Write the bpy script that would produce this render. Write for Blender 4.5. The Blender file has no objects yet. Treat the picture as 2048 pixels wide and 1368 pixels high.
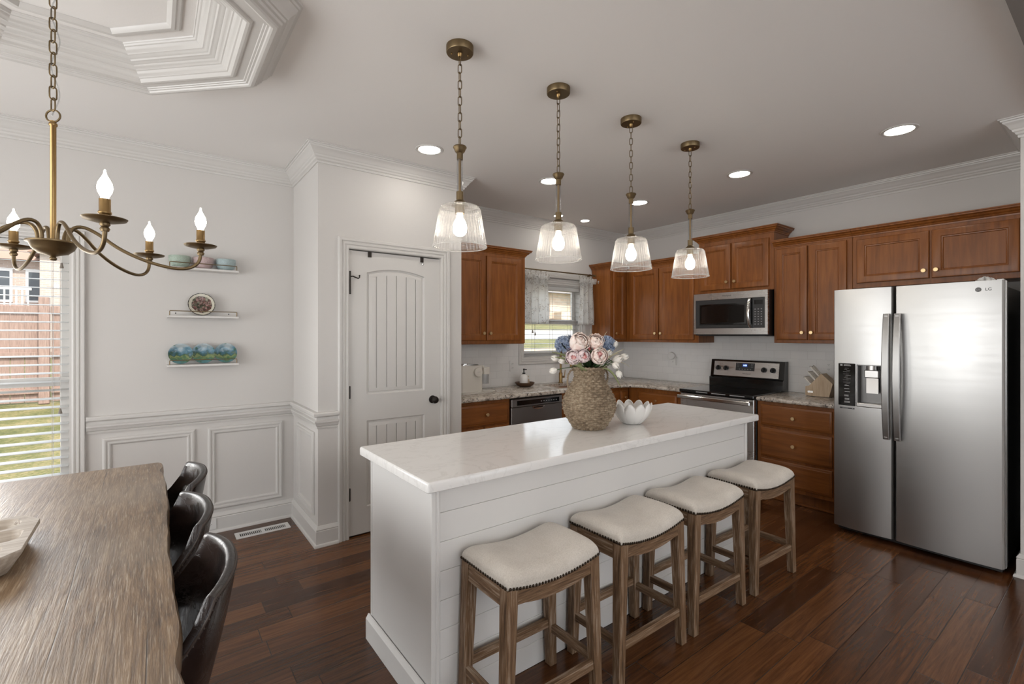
import bpy, bmesh, math, random
from mathutils import Vector, Matrix
R = math.radians
sc = bpy.context.scene
col = sc.collection
random.seed(7)

# ------------------------------------------------------------------ camera
cd = bpy.data.cameras.new('camera'); cam = bpy.data.objects.new('camera', cd); col.objects.link(cam)
cam.location = (0, 0, 1.4466); cam.rotation_euler = (R(90), 0, R(52.94 - 90))
cd.sensor_width = 36; cd.lens = 36 * 952.48 / 2048; cd.shift_y = -14.28 / 2048; cd.clip_start = 0.02; cd.clip_end = 300
sc.camera = cam
# ------------------------------------------------------------------ view
vs = sc.view_settings
vs.view_transform = 'Standard'; vs.look = 'None'; vs.gamma = 1; vs.use_curve_mapping = False; vs.exposure = 0.16
# ------------------------------------------------------------------ world sky
w = bpy.data.worlds.new('sky'); sc.world = w; w.use_nodes = True
bg = w.node_tree.nodes['Background']; bg.inputs[0].default_value = (0.86, 0.93, 1, 1); bg.inputs[1].default_value = 2.4
# ------------------------------------------------------------------ sun and daylight through the left windows; added fill and sheen lamps
def light(name, kind, loc, rot, energy, color=(1, 1, 1), size=None):
    l = bpy.data.lights.new(name, kind); o = bpy.data.objects.new(name, l); col.objects.link(o)
    o.location = loc; o.rotation_euler = rot; l.energy = energy; l.color = color
    if kind == 'AREA': l.shape = 'RECTANGLE'; l.size, l.size_y = size
    return o
sun = light('sun', 'SUN', (0, -5, 12), (0, 0, 0), 4.6, (1, .95, .86)); sun.rotation_euler = Vector((-.15, .62, -.77)).to_track_quat('-Z', 'Y').to_euler(); sun.data.angle = R(.6)
WIN_LEFT = [(0.05, 1.15), (1.45, 2.55), (2.75, 3.65)]          # windows of the left wall (y0, y1)
for i, (a, b) in enumerate(WIN_LEFT):
    light('daylight_left', 'AREA', (-2.74, (a + b) / 2, 1.27), (0, R(-112), 0), (30, 28, 11)[i], (1, .985, .96), (1.62, b - a - .04))
light('fill_behind', 'AREA', (0.6, -3.03, 1.15), (R(118), 0, R(180)), 250, (1, .98, .95), (2.5, 1.96))  # unseen fill lamps behind the camera, tilted up to brighten the ceiling
light('fill_behind', 'AREA', (3.3, -3.03, 1.3), (R(118), 0, R(180)), 140, (1, .98, .95), (1.1, 1.5))

light('sheen_dining', 'AREA', (-1.22, 4.32, 1.3), (R(-90), 0, 0), 42, (1, .98, .95), (.74, 1.5))  # extra lamp outside the dining window, added for sheen on the table

# ------------------------------------------------------------------ materials
def newmat(name):
    m = bpy.data.materials.new(name); m.use_nodes = True
    return m, m.node_tree.nodes, m.node_tree.links, m.node_tree.nodes['Principled BSDF']
def mat(name, c, rough=.5, metal=0, emit=0, ecol=None, spec=.5, coat=0, bump=None):
    m, N, L, p = newmat(name)
    p.inputs['Base Color'].default_value = (*c, 1); p.inputs['Roughness'].default_value = rough; p.inputs['Metallic'].default_value = metal
    p.inputs['Specular IOR Level'].default_value = spec; p.inputs['Coat Weight'].default_value = coat; p.inputs['Coat Roughness'].default_value = .1
    if emit: p.inputs['Emission Color'].default_value = (*(ecol or c), 1); p.inputs['Emission Strength'].default_value = emit
    if bump:
        t = N.new('ShaderNodeTexNoise'); t.inputs['Scale'].default_value = bump[0]; t.inputs['Detail'].default_value = 4
        tc = N.new('ShaderNodeTexCoord'); L.new(tc.outputs['Object'], t.inputs['Vector'])
        b = N.new('ShaderNodeBump'); b.inputs['Strength'].default_value = bump[1]; b.inputs['Distance'].default_value = .01
        L.new(t.outputs['Fac'], b.inputs['Height']); L.new(b.outputs[0], p.inputs['Normal'])
    return m
class G:
    """small node-graph helper"""
    def __init__(s, name): s.m, s.N, s.L, s.p = newmat(name)
    def coord(s, scale=(1, 1, 1), rot=(0, 0, 0), kind='Object'):
        t = s.N.new('ShaderNodeTexCoord'); mp = s.N.new('ShaderNodeMapping'); s.L.new(t.outputs[kind], mp.inputs[0])
        mp.inputs['Scale'].default_value = scale; mp.inputs['Rotation'].default_value = rot
        return mp.outputs[0]
    def put(s, inp, v):
        if isinstance(v, bpy.types.NodeSocket): s.L.new(v, inp)
        elif isinstance(v, tuple) and len(v) == 3 and inp.type == 'RGBA': inp.default_value = (*v, 1)
        else: inp.default_value = v
    def math(s, op, a, b=0, clamp=False):
        n = s.N.new('ShaderNodeMath'); n.operation = op; n.use_clamp = clamp; s.put(n.inputs[0], a); s.put(n.inputs[1], b); return n.outputs[0]
    def sep(s, v):
        n = s.N.new('ShaderNodeSeparateXYZ'); s.L.new(v, n.inputs[0]); return n.outputs
    def comb(s, x=0, y=0, z=0):
        n = s.N.new('ShaderNodeCombineXYZ'); s.put(n.inputs[0], x); s.put(n.inputs[1], y); s.put(n.inputs[2], z); return n.outputs[0]
    def noise(s, v, scale=5, detail=4, rough=.5, dist=0):
        n = s.N.new('ShaderNodeTexNoise'); s.L.new(v, n.inputs['Vector']); n.inputs['Scale'].default_value = scale; n.inputs['Detail'].default_value = detail
        n.inputs['Roughness'].default_value = rough; n.inputs['Distortion'].default_value = dist; return n.outputs['Fac']
    def white(s, v, out='Value'):
        n = s.N.new('ShaderNodeTexWhiteNoise'); s.L.new(v, n.inputs['Vector']); return n.outputs[out]
    def voro(s, v, scale=5, feat='F1', out='Distance'):
        n = s.N.new('ShaderNodeTexVoronoi'); s.L.new(v, n.inputs['Vector']); n.inputs['Scale'].default_value = scale; n.feature = feat; return n.outputs[out]
    def wave(s, v, scale, dist=0, prof='SIN', dirn='X'):
        n = s.N.new('ShaderNodeTexWave'); s.L.new(v, n.inputs['Vector']); n.inputs['Scale'].default_value = scale; n.inputs['Distortion'].default_value = dist; n.wave_profile = prof; n.bands_direction = dirn; return n.outputs['Fac']
    def ramp(s, f, stops, interp='LINEAR'):
        n = s.N.new('ShaderNodeValToRGB'); s.put(n.inputs[0], f); e = n.color_ramp.elements; n.color_ramp.interpolation = interp
        while len(e) < len(stops): e.new(.5)
        for q, (p, c) in zip(e, stops): q.position = p; q.color = (*c, 1) if len(c) == 3 else c
        return n.outputs[0]
    def mix(s, f, a, b, mode='MIX'):
        n = s.N.new('ShaderNodeMix'); n.data_type = 'RGBA'; n.blend_type = mode; s.put(n.inputs[0], f); s.put(n.inputs[6], a); s.put(n.inputs[7], b); return n.outputs[2]
    def bump(s, h, strength=.3, dist=.01):
        n = s.N.new('ShaderNodeBump'); s.L.new(h, n.inputs['Height']); n.inputs['Strength'].default_value = strength; n.inputs['Distance'].default_value = dist; s.L.new(n.outputs[0], s.p.inputs['Normal'])
    def out(s, **k):
        for a, v in k.items(): s.put(s.p.inputs[a.replace('_', ' ')], v)
        return s.m

def m_cabinet(name='cherry_wood', vert=True, tone=1.0):
    g = G(name); v = g.coord((14, 14, 1.1) if vert else (14, 1.1, 14)) if vert != 'x' else g.coord((1.1, 14, 14))
    n1 = g.noise(v, 2.2, 6, .6, .6); n2 = g.noise(g.coord((1, 1, 1)), 2.5, 3)
    f = g.math('ADD', g.math('MULTIPLY', n1, .75), g.math('MULTIPLY', n2, .35))
    c = g.ramp(f, [(.30, (.130 * tone, .039 * tone, .0075 * tone)), (.55, (.235 * tone, .077 * tone, .0155 * tone)), (.8, (.33 * tone, .120 * tone, .028 * tone))])
    return g.out(Base_Color=c, Roughness=.36, Specular_IOR_Level=.38, Coat_Weight=.08, Coat_Roughness=.2)
def m_granite():
    g = G('granite'); v = g.coord()
    a = g.noise(v, 9, 8, .72, 1.6); b = g.noise(v, 38, 6, .7); c = g.voro(v, 60, 'F1'); d = g.noise(g.coord((1, 1.6, 1), (0, 0, .6)), 4, 8, .75, 2.4)
    base = g.ramp(a, [(.34, (.16, .125, .10)), (.46, (.46, .40, .34)), (.6, (.66, .60, .53)), (.75, (.52, .42, .33))])
    dark = g.ramp(b, [(.40, (1, 1, 1)), (.47, (0, 0, 0))]); vein = g.ramp(d, [(.44, (0, 0, 0)), (.5, (1, 1, 1)), (.56, (0, 0, 0))])
    k = g.math('MULTIPLY', dark, g.math('ADD', vein, .25), True)
    return g.out(Base_Color=g.mix(k, base, (.02, .017, .016)), Roughness=.16)
def m_quartz():
    g = G('white_quartz'); v = g.coord((1, 2.2, 1), (0, 0, .35)); n = g.noise(v, 2.2, 8, .62, 1.6)
    vein = g.ramp(n, [(.475, (0, 0, 0)), (.5, (1, 1, 1)), (.525, (0, 0, 0))]); n2 = g.noise(v, 1.6, 3)
    f = g.math('MULTIPLY', vein, g.math('MULTIPLY', n2, .5))
    return g.out(Base_Color=g.mix(f, (.83, .815, .795), (.52, .50, .475)), Roughness=.13)
def m_floor():
    g = G('hardwood_floor'); v = g.coord(); x, y, z = g.sep(v)
    W, Ln = .127, .95
    row = g.math('FLOOR', g.math('DIVIDE', g.math('ADD', y, .045), W)); off = g.math('MULTIPLY', g.white(g.comb(row, 3.1, 0)), 7.3)
    xx = g.math('ADD', g.math('DIVIDE', x, Ln), off); idx = g.math('FLOOR', xx); rnd = g.white(g.comb(row, idx, 1.7))
    fy = g.math('FRACT', g.math('DIVIDE', g.math('ADD', y, .045), W)); fx = g.math('FRACT', xx)
    ey = g.math('MULTIPLY', g.math('MINIMUM', fy, g.math('SUBTRACT', 1, fy)), W); ex = g.math('MULTIPLY', g.math('MINIMUM', fx, g.math('SUBTRACT', 1, fx)), Ln)
    e = g.math('MINIMUM', ey, ex); gap = g.math('SUBTRACT', 1, g.math('DIVIDE', e, .0026, True), True)
    gv = g.comb(g.math('MULTIPLY', x, 1.0), g.math('ADD', g.math('MULTIPLY', y, 19), g.math('MULTIPLY', rnd, 40)), g.math('MULTIPLY', rnd, 9))
    gr = g.noise(gv, 2.4, 8, .66, 1.1); fine = g.noise(g.comb(g.math('MULTIPLY', x, 6), g.math('MULTIPLY', y, 150), 0), 1.5, 3)
    f = g.math('ADD', g.math('MULTIPLY', gr, .75), g.math('ADD', g.math('MULTIPLY', rnd, .26), g.math('MULTIPLY', fine, .12)))
    c = g.ramp(f, [(.34, (.030, .0108, .0040)), (.55, (.088, .0325, .0112)), (.78, (.175, .070, .0240))])
    c = g.mix(gap, c, (.008, .004, .003))
    sc_ = g.noise(g.comb(g.math('MULTIPLY', x, 22), g.math('MULTIPLY', y, 3.5), rnd), 1, 2)
    h = g.math('ADD', g.math('MULTIPLY', sc_, .5), g.math('ADD', g.math('MULTIPLY', gr, .25), g.math('MULTIPLY', gap, -1.0)))
    g.bump(h, .2, .006)
    return g.out(Base_Color=c, Roughness=g.math('ADD', .15, g.math('MULTIPLY', gr, .12)), Specular_IOR_Level=.5)
def m_table():
    g = G('weathered_table_wood'); v = g.coord(); x, y, z = g.sep(v); W = .165
    wob = g.math('MULTIPLY', g.noise(g.coord((1, .8, 1)), 1.3, 2), .05)
    xs = g.math('DIVIDE', g.math('ADD', x, wob), W); row = g.math('FLOOR', xs); rnd = g.white(g.comb(row, 5.5, 0)); fx = g.math('FRACT', xs)
    e = g.math('MULTIPLY', g.math('MINIMUM', fx, g.math('SUBTRACT', 1, fx)), W)
    crk = g.ramp(g.noise(g.coord((1, .8, 1)), 3, 3), [(.45, (0, 0, 0)), (.6, (1, 1, 1))])
    gap = g.math('MULTIPLY', g.math('SUBTRACT', 1, g.math('DIVIDE', e, .0022, True), True), crk)
    gv = g.comb(g.math('ADD', g.math('MULTIPLY', x, 13), g.math('MULTIPLY', rnd, 30)), g.math('MULTIPLY', y, 1.1), rnd)
    gr = g.noise(gv, 2.6, 9, .68, 1.3); fine = g.noise(g.comb(g.math('MULTIPLY', x, 170), g.math('MULTIPLY', y, 7), 0), 1.4, 4, .6)
    big = g.noise(g.coord((1, 1, 1)), 1.7, 3)
    lime = g.ramp(g.noise(g.comb(g.math('MULTIPLY', x, 260), g.math('MULTIPLY', y, 9), rnd), 1.2, 3, .6), [(.56, (0, 0, 0)), (.66, (.55, .55, .55))])
    f = g.math('ADD', g.math('MULTIPLY', gr, .60), g.math('ADD', g.math('MULTIPLY', fine, .30), g.math('MULTIPLY', rnd, .12)))
    c = g.ramp(f, [(.36, (.075, .040, .018)), (.50, (.225, .138, .070)), (.64, (.44, .32, .205))])
    c = g.mix(g.ramp(big, [(.42, (0, 0, 0)), (.62, (.38, .38, .38))]), c, (.30, .245, .19))
    c = g.mix(lime, c, (.52, .44, .34)); kn = g.ramp(g.voro(g.coord((1, .6, 1)), 3.4), [(.025, (1, 1, 1)), (.05, (0, 0, 0))]); c = g.mix(kn, c, (.03, .018, .012))
    c = g.mix(gap, c, (.02, .013, .01))
    g.bump(g.math('ADD', g.math('MULTIPLY', fine, .6), g.math('ADD', g.math('MULTIPLY', gr, .8), g.math('MULTIPLY', gap, -.25))), .3, .006)
    return g.out(Base_Color=c, Roughness=g.math('ADD', .26, g.math('MULTIPLY', fine, .16)), Coat_Weight=.25, Coat_Roughness=.28)
def m_oak(name='weathered_oak', a=(.060, .030, .013), b=(.19, .108, .054), c_=(.44, .355, .275), axis='z'):
    g = G(name); v = g.coord({'z': (26, 26, 1.6), 'x': (1.6, 26, 26), 'y': (26, 1.6, 26)}[axis])
    n = g.noise(v, 2.6, 8, .7, .8); n2 = g.noise(g.coord({'z': (160, 160, 6), 'x': (6, 160, 160), 'y': (160, 6, 160)}[axis]), 1.2, 3)
    f = g.math('ADD', g.math('MULTIPLY', n, .7), g.math('MULTIPLY', n2, .34)); g.bump(f, .3, .004)
    return g.out(Base_Color=g.ramp(f, [(.38, a), (.53, b), (.70, c_)]), Roughness=.6)
def m_steel(name='brushed_steel', c=(.60, .585, .565), rough=.27, axis='y', smear=False):
    g = G(name); s = {'y': (3, 1.2, 260), 'z': (260, 260, 1.2), 'x': (1.2, 3, 260)}[axis]
    n = g.noise(g.coord(s), 1.5, 3); big = g.noise(g.coord((1, 2.2, .9)), 2.3, 4)
    r = g.math('ADD', rough - .04, g.math('ADD', g.math('MULTIPLY', n, .03), g.math('MULTIPLY', big, .07)))
    if smear:
        sm = g.noise(g.coord((1, 2.2, 26), (.10, 0, 0)), 1.2, 3, .5, .4); r = g.math('ADD', r, g.math('MULTIPLY', g.math('SUBTRACT', sm, .5), .07))
    return g.out(Base_Color=c, Metallic=1.0, Roughness=r, Anisotropic=.4)
def m_tile(axis):
    g = G('subway_tile_' + axis); x, y, z = g.sep(g.coord()); a = x if axis == 'x' else y
    n = g.N.new('ShaderNodeTexBrick'); g.L.new(g.comb(a, z, 0), n.inputs['Vector']); n.inputs['Scale'].default_value = 1
    n.inputs['Brick Width'].default_value = .152; n.inputs['Row Height'].default_value = .076; n.inputs['Mortar Size'].default_value = .0016; n.inputs['Mortar Smooth'].default_value = .4
    n.inputs['Color1'].default_value = (.77, .76, .745, 1); n.inputs['Color2'].default_value = (.80, .79, .775, 1); n.inputs['Mortar'].default_value = (.68, .67, .655, 1)
    g.bump(g.math('SUBTRACT', 1, n.outputs['Fac']), .3, .003)
    return g.out(Base_Color=n.outputs['Color'], Roughness=.2)
def m_thin_glass(name, tint=(1, 1, 1), ior=1.45, rough=.02, add=0.0, frost=0, power=5.0, edge=1.0):
    m = bpy.data.materials.new(name); m.use_nodes = True; N = m.node_tree.nodes; L = m.node_tree.links; N.remove(N['Principled BSDF'])
    t = N.new('ShaderNodeBsdfTransparent'); t.inputs[0].default_value = (*tint, 1); gl = N.new('ShaderNodeBsdfGlossy'); gl.inputs['Roughness'].default_value = rough
    f0 = ((ior - 1) / (ior + 1)) ** 2; ge = N.new('ShaderNodeNewGeometry'); dt = N.new('ShaderNodeVectorMath'); dt.operation = 'DOT_PRODUCT'; L.new(ge.outputs['Normal'], dt.inputs[0]); L.new(ge.outputs['Incoming'], dt.inputs[1])
    def mt(op, x, y):
        q = N.new('ShaderNodeMath'); q.operation = op; q.use_clamp = op == 'ADD'
        for k_, v_ in enumerate((x, y)):
            if isinstance(v_, (int, float)): q.inputs[k_].default_value = v_
            else: L.new(v_, q.inputs[k_])
        return q
    pw = mt('POWER', mt('SUBTRACT', 1.0, mt('ABSOLUTE', dt.outputs['Value'], 0).outputs[0]).outputs[0], power)
    mx = N.new('ShaderNodeMixShader'); a = mt('ADD', mt('MULTIPLY', pw.outputs[0], (1 - f0) * edge).outputs[0], f0 + add)
    L.new(a.outputs[0], mx.inputs[0]); L.new(t.outputs[0], mx.inputs[1]); L.new(gl.outputs[0], mx.inputs[2]); L.new(mx.outputs[0], N['Material Output'].inputs[0])
    if frost:
        d = N.new('ShaderNodeBsdfTranslucent'); d.inputs[0].default_value = (.95, .94, .92, 1); d2 = N.new('ShaderNodeBsdfDiffuse'); d2.inputs[0].default_value = (.95, .94, .92, 1); m1 = N.new('ShaderNodeMixShader'); m2 = N.new('ShaderNodeMixShader'); m1.inputs[0].default_value = .5; m2.inputs[0].default_value = frost
        L.new(d.outputs[0], m1.inputs[1]); L.new(d2.outputs[0], m1.inputs[2]); L.new(mx.outputs[0], m2.inputs[1]); L.new(m1.outputs[0], m2.inputs[2]); L.new(m2.outputs[0], N['Material Output'].inputs[0])
    return m
def m_weave():
    g = G('seagrass_weave'); v = g.coord(); n = g.noise(v, 60, 5, .7); n2 = g.noise(v, 7, 3)
    return g.out(Base_Color=g.ramp(g.math('ADD', g.math('MULTIPLY', n, .7), g.math('MULTIPLY', n2, .3)), [(.35, (.11, .075, .045)), (.5, (.25, .185, .12)), (.66, (.45, .37, .265))]), Roughness=.75)
def m_grass():
    g = G('lawn_grass'); v = g.coord(); n = g.noise(v, 1.5, 5, .6); n2 = g.noise(v, 24, 4, .7)
    f = g.math('ADD', g.math('MULTIPLY', n, .6), g.math('MULTIPLY', n2, .45)); g.bump(n2, .8, .08)
    return g.out(Base_Color=g.ramp(f, [(.38, (.075, .090, .022)), (.52, (.17, .165, .052)), (.66, (.34, .27, .13))]), Roughness=.9)
def m_fabric(name, c1, c2, sc_=220):
    g = G(name); n = g.noise(g.coord(), sc_, 3, .6); n2 = g.noise(g.coord(), 9, 4); g.bump(n, .25, .002)
    return g.out(Base_Color=g.ramp(g.math('ADD', g.math('MULTIPLY', n, .6), g.math('MULTIPLY', n2, .4)), [(.35, c1), (.65, c2)]), Roughness=.95, Sheen_Weight=.2)
def m_leather():
    g = G('dark_leather'); v = g.coord(); n = g.noise(v, 90, 4, .6); n2 = g.noise(v, 6, 5, .65, .6); cr = g.ramp(g.noise(v, 9, 5, .7, 2), [(.47, (0, 0, 0)), (.5, (1, 1, 1)), (.53, (0, 0, 0))])
    g.bump(g.math('ADD', g.math('MULTIPLY', n, .25), g.math('MULTIPLY', cr, -.35)), .22, .004)
    return g.out(Base_Color=g.ramp(n2, [(.4, (.009, .007, .007)), (.65, (.024, .014, .012))]), Roughness=g.math('ADD', .17, g.math('MULTIPLY', n2, .14)), Specular_IOR_Level=.55)
def m_curtain():
    g = G('floral_curtain'); v = g.coord(); a = g.voro(g.coord((1, 1, .55)), 70); b = g.noise(v, 13, 4, .6); c = g.noise(v, 90, 4, .7)
    k = g.math('MULTIPLY', g.ramp(c, [(.52, (0, 0, 0)), (.60, (.8, .8, .8))]), g.ramp(b, [(.49, (0, 0, 0)), (.57, (1, 1, 1))]))
    cc = g.mix(k, (.95, .95, .94), g.ramp(a, [(.2, (.16, .17, .22)), (.6, (.34, .25, .18))]))
    m = g.out(Base_Color=cc, Roughness=.9)
    t = g.N.new('ShaderNodeBsdfTranslucent'); g.L.new(cc, t.inputs[0]); mx = g.N.new('ShaderNodeMixShader'); mx.inputs[0].default_value = .8
    g.L.new(g.p.outputs[0], mx.inputs[1]); g.L.new(t.outputs[0], mx.inputs[2]); g.L.new(mx.outputs[0], g.N['Material Output'].inputs[0])
    return m
def m_floral_plate():
    g = G('floral_plate'); x, y, z = g.sep(g.coord()); r = g.math('SQRT', g.math('ADD', g.math('MULTIPLY', x, x), g.math('MULTIPLY', z, z)))
    v = g.coord(); pa = g.ramp(g.voro(v, 75, out='Color'), [(.15, (.03, .035, .02)), (.4, (.16, .06, .05)), (.55, (.34, .2, .19)), (.75, (.07, .08, .04)), (.9, (.5, .46, .38))]); pa = g.mix(g.ramp(g.noise(v, 95, 3), [(.5, (0, 0, 0)), (.58, (.9, .9, .9))]), pa, (.035, .035, .022))
    inn = g.math('LESS_THAN', g.math('ADD', r, g.math('MULTIPLY', g.noise(v, 40, 3), .016)), .070)
    c = g.mix(inn, (.56, .53, .44), pa); rim = g.math('GREATER_THAN', r, .0775)
    return g.out(Base_Color=g.mix(rim, c, g.ramp(g.noise(v, 120, 2), [(.45, (.02, .02, .02)), (.6, (.2, .18, .15))])), Roughness=.25)
def m_land_plate(name, seed):
    g = G(name); v0 = g.coord(); x, y, z = g.sep(v0); o = g.comb(g.math('ADD', x, seed), y, z)
    n = g.noise(o, 28, 4, .6); f = g.math('ADD', g.math('MULTIPLY', z, 6.2), g.math('ADD', .5, g.math('MULTIPLY', g.math('SUBTRACT', n, .5), .75)))
    c = g.ramp(f, [(.10, (.08, .20, .22)), (.26, (.07, .15, .07)), (.38, (.20, .25, .10)), (.46, (.03, .08, .05)), (.56, (.05, .14, .20)), (.68, (.13, .25, .32)), (.86, (.34, .40, .42))])
    tree = g.ramp(g.voro(o, 24), [(.16, (1, 1, 1)), (.24, (0, 0, 0))]); c = g.mix(g.math('MULTIPLY', tree, .75), c, (.045, .12, .05))
    return g.out(Base_Color=c, Roughness=.15, Coat_Weight=.4)
def m_dough():
    g = G('whitewashed_wood'); v = g.coord(); n = g.noise(v, 11, 5, .62, 1.0); k = g.ramp(n, [(.30, (1, 1, 1)), (.36, (0, 0, 0))])
    f = g.noise(g.coord((3, 40, 40)), 2, 4); return g.out(Base_Color=g.mix(k, g.ramp(f, [(.4, (.46, .39, .32)), (.6, (.60, .54, .47))]), (.12, .06, .035)), Roughness=.55)
def m_brick(name, c1, c2, mo, w_=.21, h=.07, axis='x'):
    g = G(name); x, y, z = g.sep(g.coord()); n = g.N.new('ShaderNodeTexBrick'); g.L.new(g.comb(x if axis == 'x' else y, z, 0), n.inputs['Vector']); n.inputs['Scale'].default_value = 1
    n.inputs['Brick Width'].default_value = w_; n.inputs['Row Height'].default_value = h; n.inputs['Mortar Size'].default_value = h * .12
    for k, c in (('Color1', c1), ('Color2', c2), ('Mortar', mo)): n.inputs[k].default_value = (*c, 1)
    return g.out(Base_Color=n.outputs['Color'], Roughness=.9)
def m_petal(name, c1, c2): 
    g = G(name); n = g.noise(g.coord(), 40, 3); m = g.out(Base_Color=g.ramp(n, [(.35, c1), (.65, c2)]), Roughness=.7, Subsurface_Weight=.1)
    g.p.inputs['Subsurface Radius'].default_value = (.01, .006, .005); return m

M = dict(
    wall=mat('wall_paint', (.62, .597, .573), .7, bump=(220, .04)), ceil=mat('ceiling_paint', (.80, .775, .75), .85, bump=(160, .05)), trim=mat('trim_paint', (.63, .61, .585), .36),
    islandwhite=mat('island_paint', (.72, .705, .685), .42), header_shade=mat('header_shade_paint', (.20, .18, .165), .8),  # the header's dark tone is shade at the ceiling edge, put into its paint
    cab=m_cabinet(), cabh=m_cabinet('cherry_wood_horizontal', False), cabx=m_cabinet('cherry_wood_along_x', 'x'), cabdark=mat('dark_offcut_wood', (.05, .018, .008), .6),  # last entry: the offcut's own dark brown wood
    granite=m_granite(), quartz=m_quartz(), floor=m_floor(), table=m_table(), oak=m_oak(), oakx=m_oak('weathered_oak_along_x', axis='x'), oaky=m_oak('weathered_oak_along_y', axis='y'),
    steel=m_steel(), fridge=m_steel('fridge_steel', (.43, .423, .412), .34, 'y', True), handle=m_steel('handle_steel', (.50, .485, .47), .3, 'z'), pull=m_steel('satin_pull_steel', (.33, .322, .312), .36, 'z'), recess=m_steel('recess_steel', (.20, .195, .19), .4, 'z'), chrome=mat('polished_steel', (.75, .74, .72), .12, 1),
    dwsteel=m_steel('dishwasher_steel', (.36, .34, .325), .3, 'x'),
    black=mat('black_glass', (.006, .006, .006), .08, coat=.3), blackp=mat('black_plastic', (.012, .012, .012), .4), dkgrey=mat('dark_grey_plastic', (.035, .035, .036), .35), ovglass=mat('oven_window', (.018, .017, .016), .06),
    brass=mat('antique_brass', (.33, .215, .095), .36, 1), brass2=mat('aged_brass', (.20, .145, .08), .42, 1), gold=mat('brushed_gold', (.75, .55, .30), .3, 1), bronze=mat('dark_bronze', (.03, .024, .02), .4, .6),
    tilex=m_tile('x'), tiley=m_tile('y'), glass=m_thin_glass('window_glass'), shade=m_thin_glass('ribbed_glass', (.99, .985, .98), 1.35, .12, .0, .05, 1.9, .62), rimglass=m_thin_glass('glass_rim', (.98, .98, .97), 1.35, .1, .05, .35), clear=m_thin_glass('clear_plastic', (.85, .86, .87), 1.45, .05, .08),
    bulb=mat('lit_bulb', (1, .93, .82), .3, emit=13, ecol=(1, .90, .76)), bulbp=mat('lit_pendant_bulb', (1, .9, .75), .3, emit=24, ecol=(1, .92, .80)), lens=mat('lit_downlight_lens', (1, 1, 1), .5, emit=42, ecol=(1, .95, .87)),
    linen=m_fabric('linen', (.52, .47, .41), (.68, .63, .565)), nail=mat('bronze_nail', (.045, .032, .022), .35, .9), leather=m_leather(), stitch=mat('dark_stitching', (.05, .035, .028), .6),
    weave=m_weave(), ceramic=mat('white_ceramic', (.78, .765, .74), .18), curtain=m_curtain(), blind=mat('blind_slat_white', (.58, .58, .57), .45), cord=mat('blind_cord', (.6, .58, .55), .8), tassel=mat('taupe_tassel', (.22, .19, .16), .6),
    plastic=mat('white_plastic', (.74, .73, .71), .35), cream=mat('cream_plastic', (.66, .62, .56), .3), slot=mat('outlet_slot', (.03, .03, .03), .6), grey=mat('grey_plastic', (.33, .33, .33), .5),
    green=mat('sage_glaze', (.36, .44, .37), .3, bump=(150, .5)), pink=mat('blush_glaze', (.50, .38, .37), .3, bump=(150, .5)), blue=mat('pale_blue_glaze', (.36, .45, .46), .3, bump=(150, .5)),
    dough=m_dough(), tray=mat('dark_walnut', (.09, .045, .022), .45), lightwood=m_oak('pale_beech', (.40, .29, .19), (.50, .38, .26), (.60, .48, .35)), ivory=mat('ivory_handle', (.74, .70, .64), .35),
    grass=m_grass(), fence=m_oak('cedar_fence', (.20, .13, .10), (.31, .205, .165), (.42, .30, .245)), fencey=mat('fence_gap_light', (.5, .42, .25), .9),
    brick=m_brick('pink_brick', (.42, .33, .28), (.50, .40, .34), (.52, .47, .43)), stone=m_brick('tan_stone', (.60, .45, .34), (.70, .56, .45), (.62, .54, .46), .5, .25), roof=mat('grey_shingles', (.22, .20, .19), .9, bump=(9, .4)), brownroof=mat('brown_shingles', (.33, .20, .15), .9, bump=(9, .4)),
    concrete=mat('concrete_road', (.33, .31, .29), .9), mulch=mat('dry_clay_soil', (.55, .36, .23), .95, bump=(4, .4)), pane=mat('dark_window_pane', (.06, .07, .08), .08), whitewood=mat('white_exterior_paint', (.75, .75, .74), .6), evergreen=mat('evergreen_foliage', (.12, .22, .05), .9, bump=(14, 1)),
    stem=mat('flower_stem', (.06, .11, .03), .6), leaf=mat('dark_leaf', (.035, .07, .025), .5), blade=mat('variegated_blade', (.20, .22, .10), .5), paleblade=mat('pale_blade', (.55, .50, .36), .6),
    peony=m_petal('blush_peony_petal', (.84, .67, .60), (.90, .81, .75)), peonyc=m_petal('pink_peony_heart', (.74, .22, .22), (.84, .58, .53)), lilac=m_petal('lilac_petal', (.50, .38, .46), (.62, .52, .58)), bluef=m_petal('dusty_blue_petal', (.20, .25, .36), (.34, .40, .50)), tulip=m_petal('white_tulip_petal', (.78, .74, .66), (.86, .83, .78)), peony2=m_petal('mauve_peony_petal', (.72, .57, .57), (.84, .74, .73)),
    display=mat('lit_blue_display', (.02, .03, .1), .2, emit=.35, ecol=(.05, .12, .6)), digits=mat('display_digits', (.6, .8, 1), .3, emit=2.5, ecol=(.6, .8, 1)), print_=mat('pale_print', (.38, .38, .38), .5), logo=mat('grey_logo', (.13, .125, .12), .4), cloth=m_fabric('white_rag', (.6, .59, .57), (.75, .74, .72)), coral=mat('coral_plastic', (.75, .16, .12), .5),
    floral=m_floral_plate(), land1=m_land_plate('meadow_landscape_plate', .3), land2=m_land_plate('pond_landscape_plate', 1.7), land3=m_land_plate('lake_landscape_plate', 3.1),
)

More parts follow.
